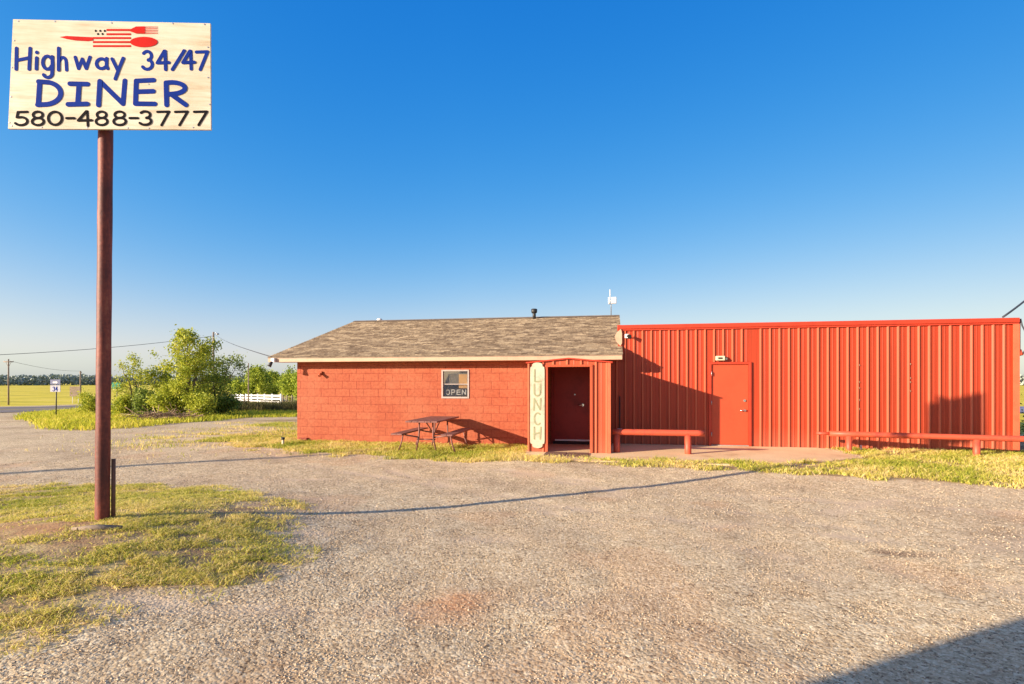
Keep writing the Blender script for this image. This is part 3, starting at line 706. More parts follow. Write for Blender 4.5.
# roof with stepped shingle courses
def roof():
    vs = []; fs = []; uvs = []
    sl = math.hypot(RY - EY, RZ - EZ); nc = int(round(sl / .14)); nxs = 60
    for side in (0, 1):
        for c in range(nc):
            t0, t1 = c / nc, (c + 1) / nc
            for q in range(nxs):
                xa = RX0 + (RX1 - RX0) * q / nxs; xb = RX0 + (RX1 - RX0) * (q + 1) / nxs
                y0 = EY + (RY - EY) * t0; y1 = EY + (RY - EY) * t1; z0 = EZ + (RZ - EZ) * t0; z1 = EZ + (RZ - EZ) * t1
                if side: y0, y1 = 2 * RY - y0, 2 * RY - y1
                o_ = len(vs); jz = .004 * random.random()
                vs += [(xa, y0, z0 + .012 + jz), (xb, y0, z0 + .012 + jz), (xb, y1, z1), (xa, y1, z1), (xa, y0, z0), (xb, y0, z0)]
                fs += [(o_, o_ + 1, o_ + 2, o_ + 3), (o_ + 4, o_ + 5, o_ + 1, o_)]
                v0 = c * .14 + .002; v1 = (c + 1) * .14 - .002
                uvs += [(xa, v0), (xb, v0), (xb, v1), (xa, v1)] + [(xa, v0), (xb, v0), (xb, v0), (xa, v0)]
    mm = MB(); mm.add(vs, fs)
    ob = mm.build('roof', M['shingle'], diner, fix=False)
    ul = ob.data.uv_layers.new(name='UV'); ul.data.foreach_set('uv', np.array(uvs, np.float32).ravel() + 20)
    return ob
rf = roof()
m = MB()   # deck edges under the shingles and ridge cap
m.prism([(EY + .012, EZ - .03), (EY + .012, EZ - .004), (RY, RZ - .008), (2 * RY - EY - .012, EZ - .004), (2 * RY - EY - .012, EZ - .03), (RY, RZ - .05)], lambda a, b, d: (d, a, b), RX0 + .01, RX1 - .01)
m.build('roof_deck', M['wood_grey'], diner)
m = MB(); m.prism([(RY - .16, RZ - .03), (RY, RZ + .022), (RY + .16, RZ - .03), (RY, RZ + .008)], lambda a, b, d: (d, a, b), RX0, RX1); 
rc = m.build('ridge_cap', M['wood_grey'], diner)
m = MB(); m.box(RX0 + .012, RX1 - .012, EY + .015, EY + .04, EZ - .125, EZ - .032, .003)
m.box(RX0 + .012, RX1 - .012, 2 * RY - EY - .04, 2 * RY - EY - .015, EZ - .125, EZ - .032, .003)
for gx in (RX0 + .012, RX1 - .037):
    m.prism([(EY + .042, EZ - .12), (EY + .042, EZ - .033), (RY, RZ - .053), (2 * RY - EY - .042, EZ - .033), (2 * RY - EY - .042, EZ - .12), (RY, RZ - .15)], lambda a, b, d: (d, a, b), gx, gx + .025)
m.build('fascia', M['frame_cream'], diner)
m = MB(); m.box(WX0 - .45, WX1 + .2, EY + .045, YL - .002, EZ - .125, EZ - .11); m.build('soffit', M['frame_cream'], diner)
# window
m = MB(); t_ = .026
for bx_ in ((IX0 - .015, IX0 + t_, IZ0 - .02, IZ1 + .015), (IX1 - t_, IX1 + .015, IZ0 - .02, IZ1 + .015)): m.box(bx_[0], bx_[1], YL - .018, YL + .05, bx_[2], bx_[3], .004)
m.box(IX0 + t_, IX1 - t_, YL - .016, YL + .05, IZ1 - t_, IZ1 + .015, .004); m.box(IX0 + t_, IX1 - t_, YL - .02, YL + .05, IZ0 - .02, IZ0 + t_, .004)
win = m.build('window', M['alu'], diner)
m = MB(); m.add([(IX0 + t_, YL + .026, IZ0 + t_), (IX1 - t_, YL + .026, IZ0 + t_), (IX1 - t_, YL + .026, IZ1 - t_), (IX0 + t_, YL + .026, IZ1 - t_)], [(0, 1, 2, 3)]); m.build('pane', M['glass'], win, fix=False)
m = MB(); m.box(IX0 + t_ + .002, IX1 - t_ - .002, YL + .012, YL + .022, 1.535, 1.555); m.build('sash_bar', M['alu'], win)
m = MB()
for k in range(12):
    zz = 1.87 - k * .028; m.box(IX0 + .04, IX1 - .04, YL + .085, YL + .1, zz - .012, zz)
m.build('blind', M['curtain'], win)
m = MB(); m.box(IX0 + .01, IX1 - .01, YL + .5, YL + .52, 1.0, 2.0); m.build('interior_wall', M['interior'], diner)
# porch: corrugated vestibule
FY = 11.7; VX0, VX1 = -1.78, -.02; CX = (VX0 + VX1) / 2
def gz(x): return 2.115 - .085 * abs(x - CX) / ((VX1 - VX0) / 2)
OX0, OX1, OZ = -1.35, -.445, 1.925
m = MB()
rib_wall(m, VX0 + .03, OX0 - .04, FY, .085, lambda a: gz(a) - .02, ph=.30)
rib_wall(m, OX1 + .04, VX1 - .03, FY, .085, lambda a: gz(a) - .02, pitch=.229, ph=.09)
rib_wall(m, OX0 - .04, OX1 + .04, FY, OZ, lambda a: gz(a) - .02, ph=.16, pitch=.3)
# side walls (run in depth)
def side_wall(X, sgn):
    pr = rib_profile(FY, YL, .229, .12); vs = []; fs = []
    for a_, d in pr: vs += [(X + sgn * d, a_, .085), (X + sgn * d, a_, 2.02)]
    for k in range(len(pr) - 1): fs.append((2 * k, 2 * k + 2, 2 * k + 3, 2 * k + 1))
    m.add(vs, fs)
side_wall(VX0 + .012, -1); side_wall(VX1 - .012, 1)
porch = m.build('porch', M['porch_siding'], diner)
for q in ((VX0 + .035, OX0 - .05, VX0 + .03, VX0 + .06), (OX1 + .05, VX1 - .035, VX1 - .06, VX1 - .03)):
    m = MB(); m.box(q[0], q[1], FY + .008, FY + .058, .085, 2.0); m.box(q[2], q[3], FY + .056, YL - .01, .085, 2.0); m.build('lining', M['door_maroon'], porch)
m = MB()
for s_ in (-1, 1):
    xe = CX + s_ * ((VX1 - VX0) / 2 + .05)
    ze = gz(xe)
    v = [(CX, FY - .06, 2.125), (xe, FY - .06, ze + .01), (xe, YL - .01, ze + .01), (CX, YL - .01, 2.125)]
    v2 = [(a_[0], a_[1], a_[2] - .028) for a_ in v]
    m.add(v + v2, [(0, 1, 2, 3), (7, 6, 5, 4), (0, 4, 5, 1), (1, 5, 6, 2), (2, 6, 7, 3)])
m.build('porch_roof', M['trim_red'], porch)
m = MB()
m.box(VX1 - .05, VX1 + .014, FY - .036, FY - .004, .085, 2.02, .003); m.box(VX1 + .002, VX1 + .014, FY - .004, FY + .05, .085, 2.02)
m.build('corner_trim', M['trim_bright'], porch); m = MB(); m.box(VX0 - .014, VX0 + .025, FY - .036, FY - .004, .085, 2.02, .003)
m.build('corner_trim', M['trim_bright'], porch)
m = MB(); m.box(OX1, OX1 + .06, FY - .04, FY + .06, .085, OZ, .003); m.box(OX0 - .06, OX0, FY - .04, FY + .06, .085, OZ, .003); m.box(OX0 - .06, OX1 + .06, FY - .042, FY + .06, OZ + .001, OZ + .05, .003)
m.build('opening_trim', M['porch_siding'], porch)
m = MB(); m.box(PX0, PX1, YL - .03, YL + .03, .15, 2.0, .004); d2 = m.build('door', M['door_maroon'], diner)
for q in ((PX0 - .048, PX0 - .002), (PX1 + .002, PX1 + .048)): m = MB(); m.box(q[0], q[1], YL - .05, YL + .05, .085, 2.015); m.build('door_jamb', M['door_maroon'], diner)
m = MB(); m.box(PX0 + .04, PX1 - .01, YL - .045, YL - .031, .155, .195, .003); m.build('door_sweep', M['white'], d2)
p = onY(583, 405, YL)
m = MB(); m.tube([(p.x, YL - .03, 1.04), (p.x, YL - .075, 1.04)], .03, 12); m.tube([(p.x, YL - .08, 1.04), (p.x - .12, YL - .082, 1.035)], .013, 8); m.build('handle', M['chrome'], d2)
m = MB(); p2 = onY(575, 394.5, YL); m.tube([(p2.x, YL - .03, p2.z), (p2.x, YL - .04, p2.z)], .018, 10); m.build('peephole', M['steel'], d2)
m = MB(); m.box(PX0, PX1, YL - .08, YL + .05, .082, .145, .004); m.build('door_sill', M['interior'], diner)
# vent pipe, antenna, bits on the roof
m = MB(); px_ = -2.48
m.tube([(px_, RY - .25, RZ - .1), (px_, RY - .25, 3.93)], .055, 12); m.tube([(px_, RY - .25, 3.86), (px_, RY - .25, 3.90), (px_, RY - .25, 3.99), (px_, RY - .25, 4.0)], [.085, .10, .10, .07], 12)
m.build('vent_pipe', M['black'], rf)
m = MB(); p = onY(379, 317.5, RY); m.sphere((p.x, RY + .05, RZ + .04), .09, 12, 8, (1.1, 1, .6)); m.build('vent_cap', M['white'], rf)
o = empty('antenna', (.0, RY, RZ), 'small white rooftop antenna on a thin mast at the right end of the ridge', 'antenna')
m = MB(); m.tube([(-.0, RY, RZ - .03), (0, RY, 4.2), (.01, RY, 4.30)], .014, 8); m.build('mast', M['steel'], o)
m = MB(); m.box(-.0, .17, RY - .10, RY - .03, 4.13, 4.34, .012); m.build('radio_box', M['white'], o)
m = MB(); m.tube([(-.06, RY - .04, 4.12), (-.06, RY - .04, 4.34)], .035, 10); m.tube([(-.03, RY - .04, 4.3), (-.035, RY - .04, 4.6)], .012, 8); m.tube([(-.065, RY - .05, 4.23), (.0, RY - .05, 4.23)], .012, 6); m.build('whip', M['white'], o)
# small lamp on the block wall, vent brick at its foot
o = empty('wall_lamp', (-7.64, YL, 1.83), 'small red painted lamp holder high on the block wall near its left corner', 'light')
p = onY(321, 374, YL)
m = MB(); m.box(p.x - .07, p.x + .05, YL - .05, YL, p.z - .02, p.z + .07, .008); m.build('base', M['block'], o)
m = MB(); m.tube([(p.x, YL - .05, p.z + .01), (p.x + .03, YL - .13, p.z - .05)], [.028, .04], 10); m.build('socket', M['trim_bright'], o)
m = MB(); m.box(-8.26, -8.02, YL - .07, YL - .002, .0, .10, .008); tag(m.build('brick', simple('dark_red_brick', (.28, .05, .035), .8)), 'dark red brick lying at the left foot of the block wall', 'brick')
# security light on the left eave corner
o = empty('eave_light', (RX0 + .25, EY - .05, EZ - .1), 'black security light hanging from the left corner of the roof eave', 'light')
m = MB(); m.box(RX0 + .14, RX0 + .24, EY - .06, EY + .012, EZ - .13, EZ - .02, .005); m.build('mount', M['white'], o)
m = MB(); m.tube([(RX0 + .17, EY - .05, EZ - .12), (RX0 + .12, EY - .10, EZ - .24)], [.03, .055], 10); m.build('lamp_head', M['black'], o)

# ------------------------------------------------------------------ lettering: rounded strokes
def arc(cx, cy, rx, ry, a0, a1, n=12):
    return [(cx + rx * math.cos(math.radians(a0 + (a1 - a0) * k / n)), cy + ry * math.sin(math.radians(a0 + (a1 - a0) * k / n))) for k in range(n + 1)]
G = {  # unit box, y up
 'H': [[(.08, 1), (.05, 0)], [(.95, 1), (.88, 0)], [(.07, .42), (.92, .55)]],
 'i': [[(.5, .62), (.42, 0)], [(.52, .92), (.54, .94)]],
 'g': [arc(.48, .68, .40, .30, 40, 330), [(.88, .95), (.9, .5), (.86, .22)] + arc(.5, .18, .36, .18, -5, -160, 8)],
 'h': [[(.1, 1), (.08, 0)], [(.09, .35)] + arc(.5, .34, .34, .24, 150, 10, 8) + [(.88, .0)]],
 'w': [[(.05, .95), (.25, .05), (.48, .8), (.72, .05), (.95, .95)]],
 'a': [arc(.48, .48, .42, .44, 35, 320), [(.9, .95), (.88, .3), (.98, .05)]],
 'y': [[(.05, .95), (.48, .42)], [(.95, .98), (.62, .5), (.30, -.02)]],
 '3': [[(.08, .88)] + arc(.42, .74, .42, .25, 120, -75, 10) + arc(.42, .26, .50, .27, 75, -150, 12)],
 '4': [[(.62, 1), (.05, .36), (.98, .38)], [(.68, 1), (.72, 0)]],
 '/': [[(.95, 1), (.05, 0)]],
 '7': [[(.04, .95), (.95, .97), (.35, .0)]],
 'D': [[(.14, .95), (.08, .04)], [(.10, .97)] + arc(.30, .50, .66, .46, 72, -78, 14) + [(.06, .03)]],
 'I': [[(.12, .97), (.95, .95)], [(.55, .95), (.48, .05)], [(.03, .03), (.93, .05)]],
 'N': [[(.05, 0), (.10, .98), (.88, .05), (.95, 1)]],
 'E': [[(.9, .98), (.12, .95), (.08, .05), (.95, .04)], [(.1, .52), (.88, .54)]],
 'R': [[(.1, .0), (.08, .95)] + arc(.30, .72, .62, .25, 85, -80, 10) + [(.12, .45)], [(.3, .45), (.95, .0)]],
 '5': [[(.92, .97), (.22, .95), (.14, .58)] + arc(.44, .30, .48, .29, 110, -150, 12)],
 '8': [arc(.5, .75, .36, .23, -90, 270, 16), arc(.5, .27, .44, .26, 90, 450, 16)],
 '0': [arc(.5, .5, .44, .47, 90, 450, 20)],
 '-': [[(.0, .5), (1, .5)]],
 'L': [[(.15, 1), (.15, 0), (.9, 0)]], 'U': [[(.1, 1), (.1, .3)] + arc(.5, .3, .4, .3, 180, 360, 8) + [(.9, 1)]],
 'C': [arc(.55, .5, .45, .5, 50, 310, 14)], 'O': [arc(.5, .5, .45, .5, 90, 450, 16)], 'P': [[(.12, 0), (.12, 1)] + arc(.45, .73, .45, .27, 80, -80, 8) + [(.12, .46)]],
}
_lift = [0]
def stroke(m, pts, r, P, Nn, depth, n=4):
    """painted stroke: a thin flat ribbon with rounded ends, split where it turns sharply"""
    pts = [Vector(p) for p in pts]
    pts = [p for i, p in enumerate(pts) if i == 0 or (p - pts[i - 1]).length > 1e-5]
    for i in range(1, len(pts) - 1):
        if (pts[i] - pts[i - 1]).angle(pts[i + 1] - pts[i]) > math.radians(48):
            stroke(m, pts[:i + 1], r, P, Nn, depth); stroke(m, pts[i:], r, P, Nn, depth); return
    _lift[0] = (_lift[0] + 1) % 9
    dz = depth * .5 + .00025 * _lift[0]
    a = (pts[0] - pts[1]).normalized(); b = (pts[-1] - pts[-2]).normalized()
    full = []; rr = []
    for q in (1.0, .95, .82, .62, .34): full.append(pts[0] + a * r * q); rr.append(r * math.sqrt(max(.01, 1 - q * q)))
    for p in pts: full.append(p); rr.append(r)
    for q in (.34, .62, .82, .95, 1.0): full.append(pts[-1] + b * r * q); rr.append(r * math.sqrt(max(.01, 1 - q * q)))
    vs = []; fs = []
    for i, p in enumerate(full):
        t = (full[min(i + 1, len(full) - 1)] - full[max(i - 1, 0)]).normalized()
        s_ = t.cross(Nn).normalized()
        vs += [p + s_ * rr[i] + Nn * dz, p - s_ * rr[i] + Nn * dz, p - s_ * rr[i] - Nn * .003, p + s_ * rr[i] - Nn * .003]
    n = 4
    for i in range(len(full) - 1):
        for k in range(n): fs.append((i * n + k, i * n + (k + 1) % n, (i + 1) * n + (k + 1) % n, (i + 1) * n + k))
    fs += [(3, 2, 1, 0), tuple(len(vs) - 4 + k for k in range(4))]
    m.add(vs, fs)

# ---- roadside sign
sign = empty('roadside_sign', POLE, 'tall rusty pole carrying the cream Highway 34/47 DINER board with blue letters', 'sign')
topc = atD(106.6, 30, 5.19)
PK = 1 + .13 / 5.58
def pb(p): return Vector((p.x * PK, p.y * PK, HC + (p.z - HC) * PK))
m = MB(); npt = 26
pp = [pb(POLE).lerp(pb(topc), t) for t in np.linspace(-.05, 1, npt)]
m.tube(pp, [.061 + .0012 * math.sin(k * 1.7) for k in range(npt)], 24); pole_o = m.build('pole', M['rust_pole'], sign)
TL = atD(13, 19.2, 5.115); TR = atD(210.2, 23.3, 5.265); BLc = atD(8, 128.6, 5.115); BR = atD(210.8, 129.6, 5.265)
nrm = (TR - TL).cross(BLc - TL).normalized()
if nrm.y > 0: nrm = -nrm           # faces the camera side
back = -nrm
def SP(cx_, cy_, out=0.0):
    """coordinates measured on the sign face (877 x 487 units) -> point on the board"""
    xl = 58 - 23 * (cy_ - 85) / 487; xr = 936
    s_ = (cx_ - xl) / (xr - xl); t_ = (cy_ - (85 + 18 * s_)) / (487 - 12 * s_)
    return TL.lerp(TR, s_).lerp(BLc.lerp(BR, s_), t_) + nrm * out
m = MB()
fr = [TL, TR, BR, BLc]; m.add([p for p in fr] + [p + back * .022 for p in fr], [(0, 3, 2, 1), (4, 5, 6, 7), (0, 1, 5, 4), (1, 2, 6, 5), (2, 3, 7, 6), (3, 0, 4, 7)])
board = m.build('sign_board', M['board'], sign)
m = MB()
for t_ in (.22, .80):
    a_ = TL.lerp(BLc, t_).lerp(TR.lerp(BR, t_), .04) + back * .05; b_ = TL.lerp(BLc, t_).lerp(TR.lerp(BR, t_), .96) + back * .05
    m.tube([a_, b_], .025, 6)
m.build('brace', M['wood_grey'], sign)
for (a_, b_) in ((80, 93), (240, 95), (490, 101), (765, 104), (910, 108), (62, 180), (52, 300), (48, 430), (40, 545), (50, 560), (180, 566), (380, 568), (560, 570), (655, 571), (855, 568), (925, 345), (930, 465), (640, 400), (655, 375), (925, 210)):
    q = SP(a_, b_); m = MB(); m.tube([q - nrm * .002, q + nrm * .003], .0075, 6); m.build('screw', M['steel'], board)
def word(items, mat, r, name):
    m = MB(); k = 0
    for ch, x0, x1, y0, y1 in items:
        for st_ in G[ch]:
            k += 1
            pts = [SP(x0 + (x1 - x0) * u, y1 + (y0 - y1) * v, .0012) for u, v in st_]
            stroke(m, pts, r, None, nrm, .003 + .0004 * (k % 3))
    return m.build(name, mat, board)
U = (TR - TL).length / 880
word([('H', 68, 136, 215, 308), ('i', 150, 172, 228, 307), ('g', 183, 235, 248, 345), ('h', 253, 297, 215, 312), ('w', 326, 398, 252, 308), ('a', 420, 474, 258, 308), ('y', 490, 545, 258, 350),
      ('3', 630, 676, 228, 308), ('4', 692, 748, 228, 310), ('/', 760, 820, 226, 310), ('4', 808, 864, 228, 308), ('7', 870, 926, 228, 310)], M['blue_ink'], 7.6 * U, 'highway_lettering')
word([('D', 158, 270, 360, 470), ('I', 295, 388, 370, 468), ('N', 425, 556, 360, 468), ('E', 588, 688, 355, 468), ('R', 726, 828, 364, 468)], M['blue_ink'], 11 * U, 'diner_lettering')
word([('5', 66, 124, 496, 558), ('8', 136, 194, 496, 558), ('0', 206, 274, 496, 558), ('-', 290, 324, 497, 556), ('4', 338, 402, 496, 560), ('8', 416, 474, 496, 558), ('8', 494, 556, 496, 558), ('-', 570, 606, 497, 556),
      ('3', 616, 670, 496, 556), ('7', 692, 750, 496, 558), ('7', 772, 834, 496, 558), ('7', 858, 922, 496, 558)], M['black_ink'], 5.6 * U, 'number_lettering')
m = MB()
def flat(poly, hgt=.0035): m.prism(poly, lambda a, b, d: SP(a, b, d), -.001, hgt)
flat([(262, 165), (290, 160), (408, 166), (408, 180), (385, 183), (330, 180), (290, 173)])
for (x0, x1, yc) in ((468, 576, 133), (468, 576, 152), (408, 576, 169), (408, 576, 187), (408, 576, 205)): flat([(x0, yc - 4), (x1, yc - 4), (x1, yc + 4), (x0, yc + 4)], .0028)
flat([(574, 131), (600, 118), (640, 117), (640, 150), (600, 149), (574, 139)], .0035)
flat([(635 + 62 * math.cos(k * PI / 14), 187 + 23 * math.sin(k * PI / 14)) for k in range(28)], .004)
m.build('cutlery_emblem', M['red_ink'], board)
m = MB()
for k in range(5): yc = 119.5 + k * 7.2; flat([(636, yc - 1.9), (697, yc - 1.2), (697, yc + 1.2), (636, yc + 1.9)], .003)
m.build('fork_tines', M['fade_red'], board)
m = MB()
for a_, b_ in ((420, 137), (440, 137), (460, 137), (430, 151), (450, 151)):
    flat([(a_ + (5.5 if k % 2 == 0 else 3.2) * math.sin(k * PI / 5), b_ - (5.5 if k % 2 == 0 else 3.2) * math.cos(k * PI / 5)) for k in range(10)])
m.build('stars', M['black_ink'], board)
# short stub post beside it
sp = gp(113.2, 518)
m = MB(); m.tube([(sp.x, sp.y, sp.z - .1), (sp.x + .004, sp.y, sp.z + .585)], [.019, .018], 10); tag(m.build('stub_post', simple('dull_rusty_post', (.17, .085, .055), .7)), 'short thin brown post standing beside the big sign pole', 'post')
# half buried plank at the mound
q1 = gp(72, 531); q2 = gp(122, 529)
m = MB(); m.tube([(q1.x, q1.y, q1.z + .01), (q1.lerp(q2, .5).x, q1.lerp(q2, .5).y, q1.lerp(q2, .5).z + .02), (q2.x, q2.y, q2.z + .01)], [.022, .030, .022], 7); tag(m.build('timber', M['wood_grey']), 'grey weathered timber half buried at the foot of the sign pole', 'timber')

# ---- LUNCH plank
a0, a1 = onY(530.2, 400, FY - .05).x, onY(544.6, 400, FY - .05).x
zt, zb = onY(537, 362.5, FY - .05).z, onY(537, 448, FY - .05).z; w_ = a1 - a0; cxl = (a0 + a1) / 2
def lunch_outline():
    P = []
    sh = .07
    # top: narrow rounded tongue with shoulders
    P += [(a0, zt - .16), (a0 + .008, zt - .10), (a0 + .045, zt - .085), (a0 + .045, zt - .05)]
    P += [(cxl + (w_ / 2 - .05) * math.cos(t), zt - .045 + .045 * math.sin(t)) for t in np.linspace(PI, 0, 9)]
    P += [(a1 - .045, zt - .05), (a1 - .045, zt - .085), (a1 - .008, zt - .10), (a1, zt - .16)]
    P += [(a1, zb + .16), (a1 - .008, zb + .10), (a1 - .045, zb + .085), (a1 - .045, zb + .05)]
    P += [(cxl + (w_ / 2 - .05) * math.cos(t), zb + .045 - .045 * math.sin(t)) for t in np.linspace(0, PI, 9)]
    P += [(a0 + .045, zb + .05), (a0 + .045, zb + .085), (a0 + .008, zb + .10), (a0, zb + .16)]
    return P
ls = empty('lunch_sign', (cxl, FY - .05, zb), 'tall cream wooden plank reading LUNCH downwards, fixed left of the porch opening', 'sign')
m = MB(); m.prism(lunch_outline(), lambda a, b, d: (a, d, b), FY - .062, FY - .040); pk = m.build('plank', M['lunch_board'], ls)
m = MB(); lh = (zt - zb - .34) / 5
for k, ch in enumerate('LUNCH'):
    z1_ = zt - .16 - k * (lh + .008); z0_ = z1_ - lh + .05
    for si, st_ in enumerate(G[ch]):
        pts = [(a0 + .075 + (w_ - .15) * u, FY - .0645, z0_ + (z1_ - z0_) * v) for u, v in ([(.1, 1), (.1, 0)] if (ch == 'H' and si == 0) else st_)]
        stroke(m, pts, .017, None, Vector((0, -1, 0)), .003 + .0004 * si)
m.build('lettering', M['letter_green'], pk)

# ---- OPEN sign and painted sunset reflection in the window
os_ = empty('open_sign', (-3.9, YL + .045, 1.27), 'unlit OPEN sign with white outlined letters behind the window glass', 'sign')
m = MB(); m.box(IX0 + .06, IX1 - .045, YL + .052, YL + .062, 1.245, 1.43, .003); m.build('backing', M['interior'], os_)
m = MB()
for k, ch in enumerate('OPEN'):
    x0_ = IX0 + .085 + k * .142
    for si, st_ in enumerate(G[ch]):
        stroke(m, [(x0_ + .105 * u, YL + .048, 1.275 + .125 * v) for u, v in st_], .010, None, Vector((0, -1, 0)), .004 + .0004 * si)
m.build('lettering', M['white'], os_)
m = MB(); m.box(-3.84, -3.62, YL + .07, YL + .075, 1.44, 1.80); tag(m.build('painted_reflection', M['pane_reflection']), 'tan sheet painted as the sunset reflection inside the right half of the diner window', 'painted_reflection')  # tan sheet stands in for the sunset mirrored in the pane

# ---- door mats
for k, (x0_, x1_) in enumerate(((-1.38, -.93), (-.90, -.46))):
    m = MB(); m.box(x0_, x1_, 11.02, 11.62, .083, .095, .003)
    tag(m.build('door_mat', M['dark_mat']), ('brown rubber mat before the porch, the one nearer the lunch plank', 'brown rubber mat before the porch, the one nearer the pipe rail')[k], 'mat', 'mats before the porch')

# ---- pipe rails
def pipe_rail(name, label, xa, xb, Y0, Y1, zr, posts, rr, thin=None):
    e = empty(name, ((xa + xb) / 2, (Y0 + Y1) / 2, 0), label, 'rail', 'red pipe rails before the metal building')
    yf = lambda x: Y0 + (Y1 - Y0) * (x - xa) / (xb - xa)
    m = MB(); n = 14
    m.tube([(xa + (xb - xa) * k / n, yf(xa + (xb - xa) * k / n), zr ) for k in range(n + 1)], rr, 16)
    if thin: m.tube([(thin, yf(thin), zr), (xa + .02, yf(xa), zr)], rr * .55, 12)
    m.build('crossbar', M['pipe'], e)
    for pxx in posts:
        m = MB(); yy = yf(pxx); m.tube([(pxx, yy, -.15), (pxx, yy, zr - rr * .6)], rr * 1.05, 16); m.build('post', M['pipe'], e)
pipe_rail('pipe_rail', 'short red pipe rail on two posts standing on the concrete apron', .03, 1.93, 11.9, 11.9, .52, (.12, 1.60), .066)
pipe_rail('pipe_rail', 'long red pipe rail on posts over the grass at the right end', 4.75, 11.5, 13.02, 11.9, .46, (5.12, 7.36, 9.9), .060, thin=4.50)
# utility pieces by the porch: meter loop and pipe
o = empty('water_spigot', (.2, 13.2, .08), 'small pale standpipe with tap behind the short red rail', 'spigot')
m = MB(); m.tube([(.20, 13.3, .08), (.20, 13.3, .42), (.2, 13.22, .45)], .02, 8); m.build('pipe', M['steel'], o)
m = MB(); m.box(.14, .26, 13.2, 13.26, .40, .48, .01); m.build('valve', M['white'], o)
p = gp(283, 446)
o = empty('yard_hydrant', p, 'small pale capped pipe standing in the grass left of the diner corner', 'standpipe')
m = MB(); m.tube([(p.x, p.y, p.z - .05), (p.x, p.y, p.z + .16)], .030, 10); m.build('pipe', M['offwhite'], o)
m = MB(); m.tube([(p.x, p.y, p.z + .16), (p.x, p.y, p.z + .22)], .045, 10); m.build('cap', M['black'], o)
p = gp(861, 451); m = MB(); m.tube([(p.x, p.y, p.z - .05), (p.x, p.y, p.z + .10)], .018, 8); m.sphere((p.x, p.y, p.z + .11), .026, 8, 6); tag(m.build('ground_cleanout', M['steel']), 'small pale pipe stub in the grass beside the left post of the long rail', 'pipe stub')
# thin conduit on the shaded siding
m = MB(); m.tube([(.21, YM - .04, .1), (.21, YM - .04, 1.25)], .014, 8); tag(m.build('conduit', M['black']), 'thin dark conduit on the shaded ribbed wall beside the porch', 'conduit')

# ---- picnic table
def picnic():
    cx_, y0, y1 = -4.13, 11.38, 13.12
    t = empty('picnic_table', (cx_, (y0 + y1) / 2, 0), 'brown red picnic table with two fixed benches standing end on to the block wall', 'table')
    m = MB()
    for k in range(5):
        xa = cx_ - .37 + k * .149; m.box(xa, xa + .143, y0, y1, .70, .735, .004)
    m.build('tabletop', M['table'], t)
    for sg in (-1, 1):
        m = MB()
        for k in range(2):
            xa = cx_ + sg * .585 - .13 + k * .133; m.box(xa, xa + .127, y0, y1, .415, .448, .004)
        m.build('bench', M['table'], t)
    for ye in (y0 + .32, y1 - .32):
        for sg in (-1, 1):
            m = MB()
            m.tube([(cx_ + sg * .16, ye, .70), (cx_ + sg * .17, ye, .35), (cx_ + sg * .24, ye, .0)], .019, 8)
            m.build('leg', M['table'], t)
            m = MB()
            m.tube([(cx_ + sg * .17, ye + .03, .34), (cx_ + sg * .45, ye + .03, .38), (cx_ + sg * .60, ye + .03, .412)], .017, 8)
            m.tube([(cx_ + sg * .56, ye + .03, .41), (cx_ + sg * .60, ye + .03, .22), (cx_ + sg * .68, ye + .03, .0)], .017, 8)
            m.build('bench_support', M['table'], t)
    m = MB(); m.tube([(cx_, y0 + .34, .68), (cx_, (y0 + y1) / 2, .36), (cx_, y1 - .34, .68)], .014, 8); m.tube([(cx_ - .22, y0 + .32, .3), (cx_ + .22, y0 + .32, .3)], .014, 8); m.tube([(cx_ - .22, y1 - .32, .3), (cx_ + .22, y1 - .32, .3)], .014, 8); m.build('brace', M['table'], t)
picnic()

# ------------------------------------------------------------------ vegetation
def leaves_mesh(name, centres, per, sig, size, mat, parent, loc, flat=1.0):
    C = np.repeat(np.asarray(centres, float), per, 0); n = len(C)
    P = C + rng.normal(0, 1, (n, 3)) * np.array([sig, sig, sig * flat])
    s = rng.uniform(.55, 1.3, n) * size
    d = rng.normal(0, 1, (n, 3)); d /= np.linalg.norm(d, axis=1)[:, None]
    e = np.cross(d, rng.normal(0, 1, (n, 3))); e /= np.linalg.norm(e, axis=1)[:, None] + 1e-9
    V = np.stack([P - d * s[:, None] * .5, P + e * s[:, None] * .28, P + d * s[:, None] * .5, P - e * s[:, None] * .28], 1)
    Fc = (np.arange(n) * 4)[:, None] + np.arange(4)[None]
    ct = np.repeat(rng.normal(.5, .17, len(centres)), per)
    t = np.clip(ct + rng.normal(0, .16, n), 0, 1)
    return raw(name, V.reshape(-1, 3), Fc, mat, dict(tint=np.repeat(t, 4)), parent=parent, loc=loc)
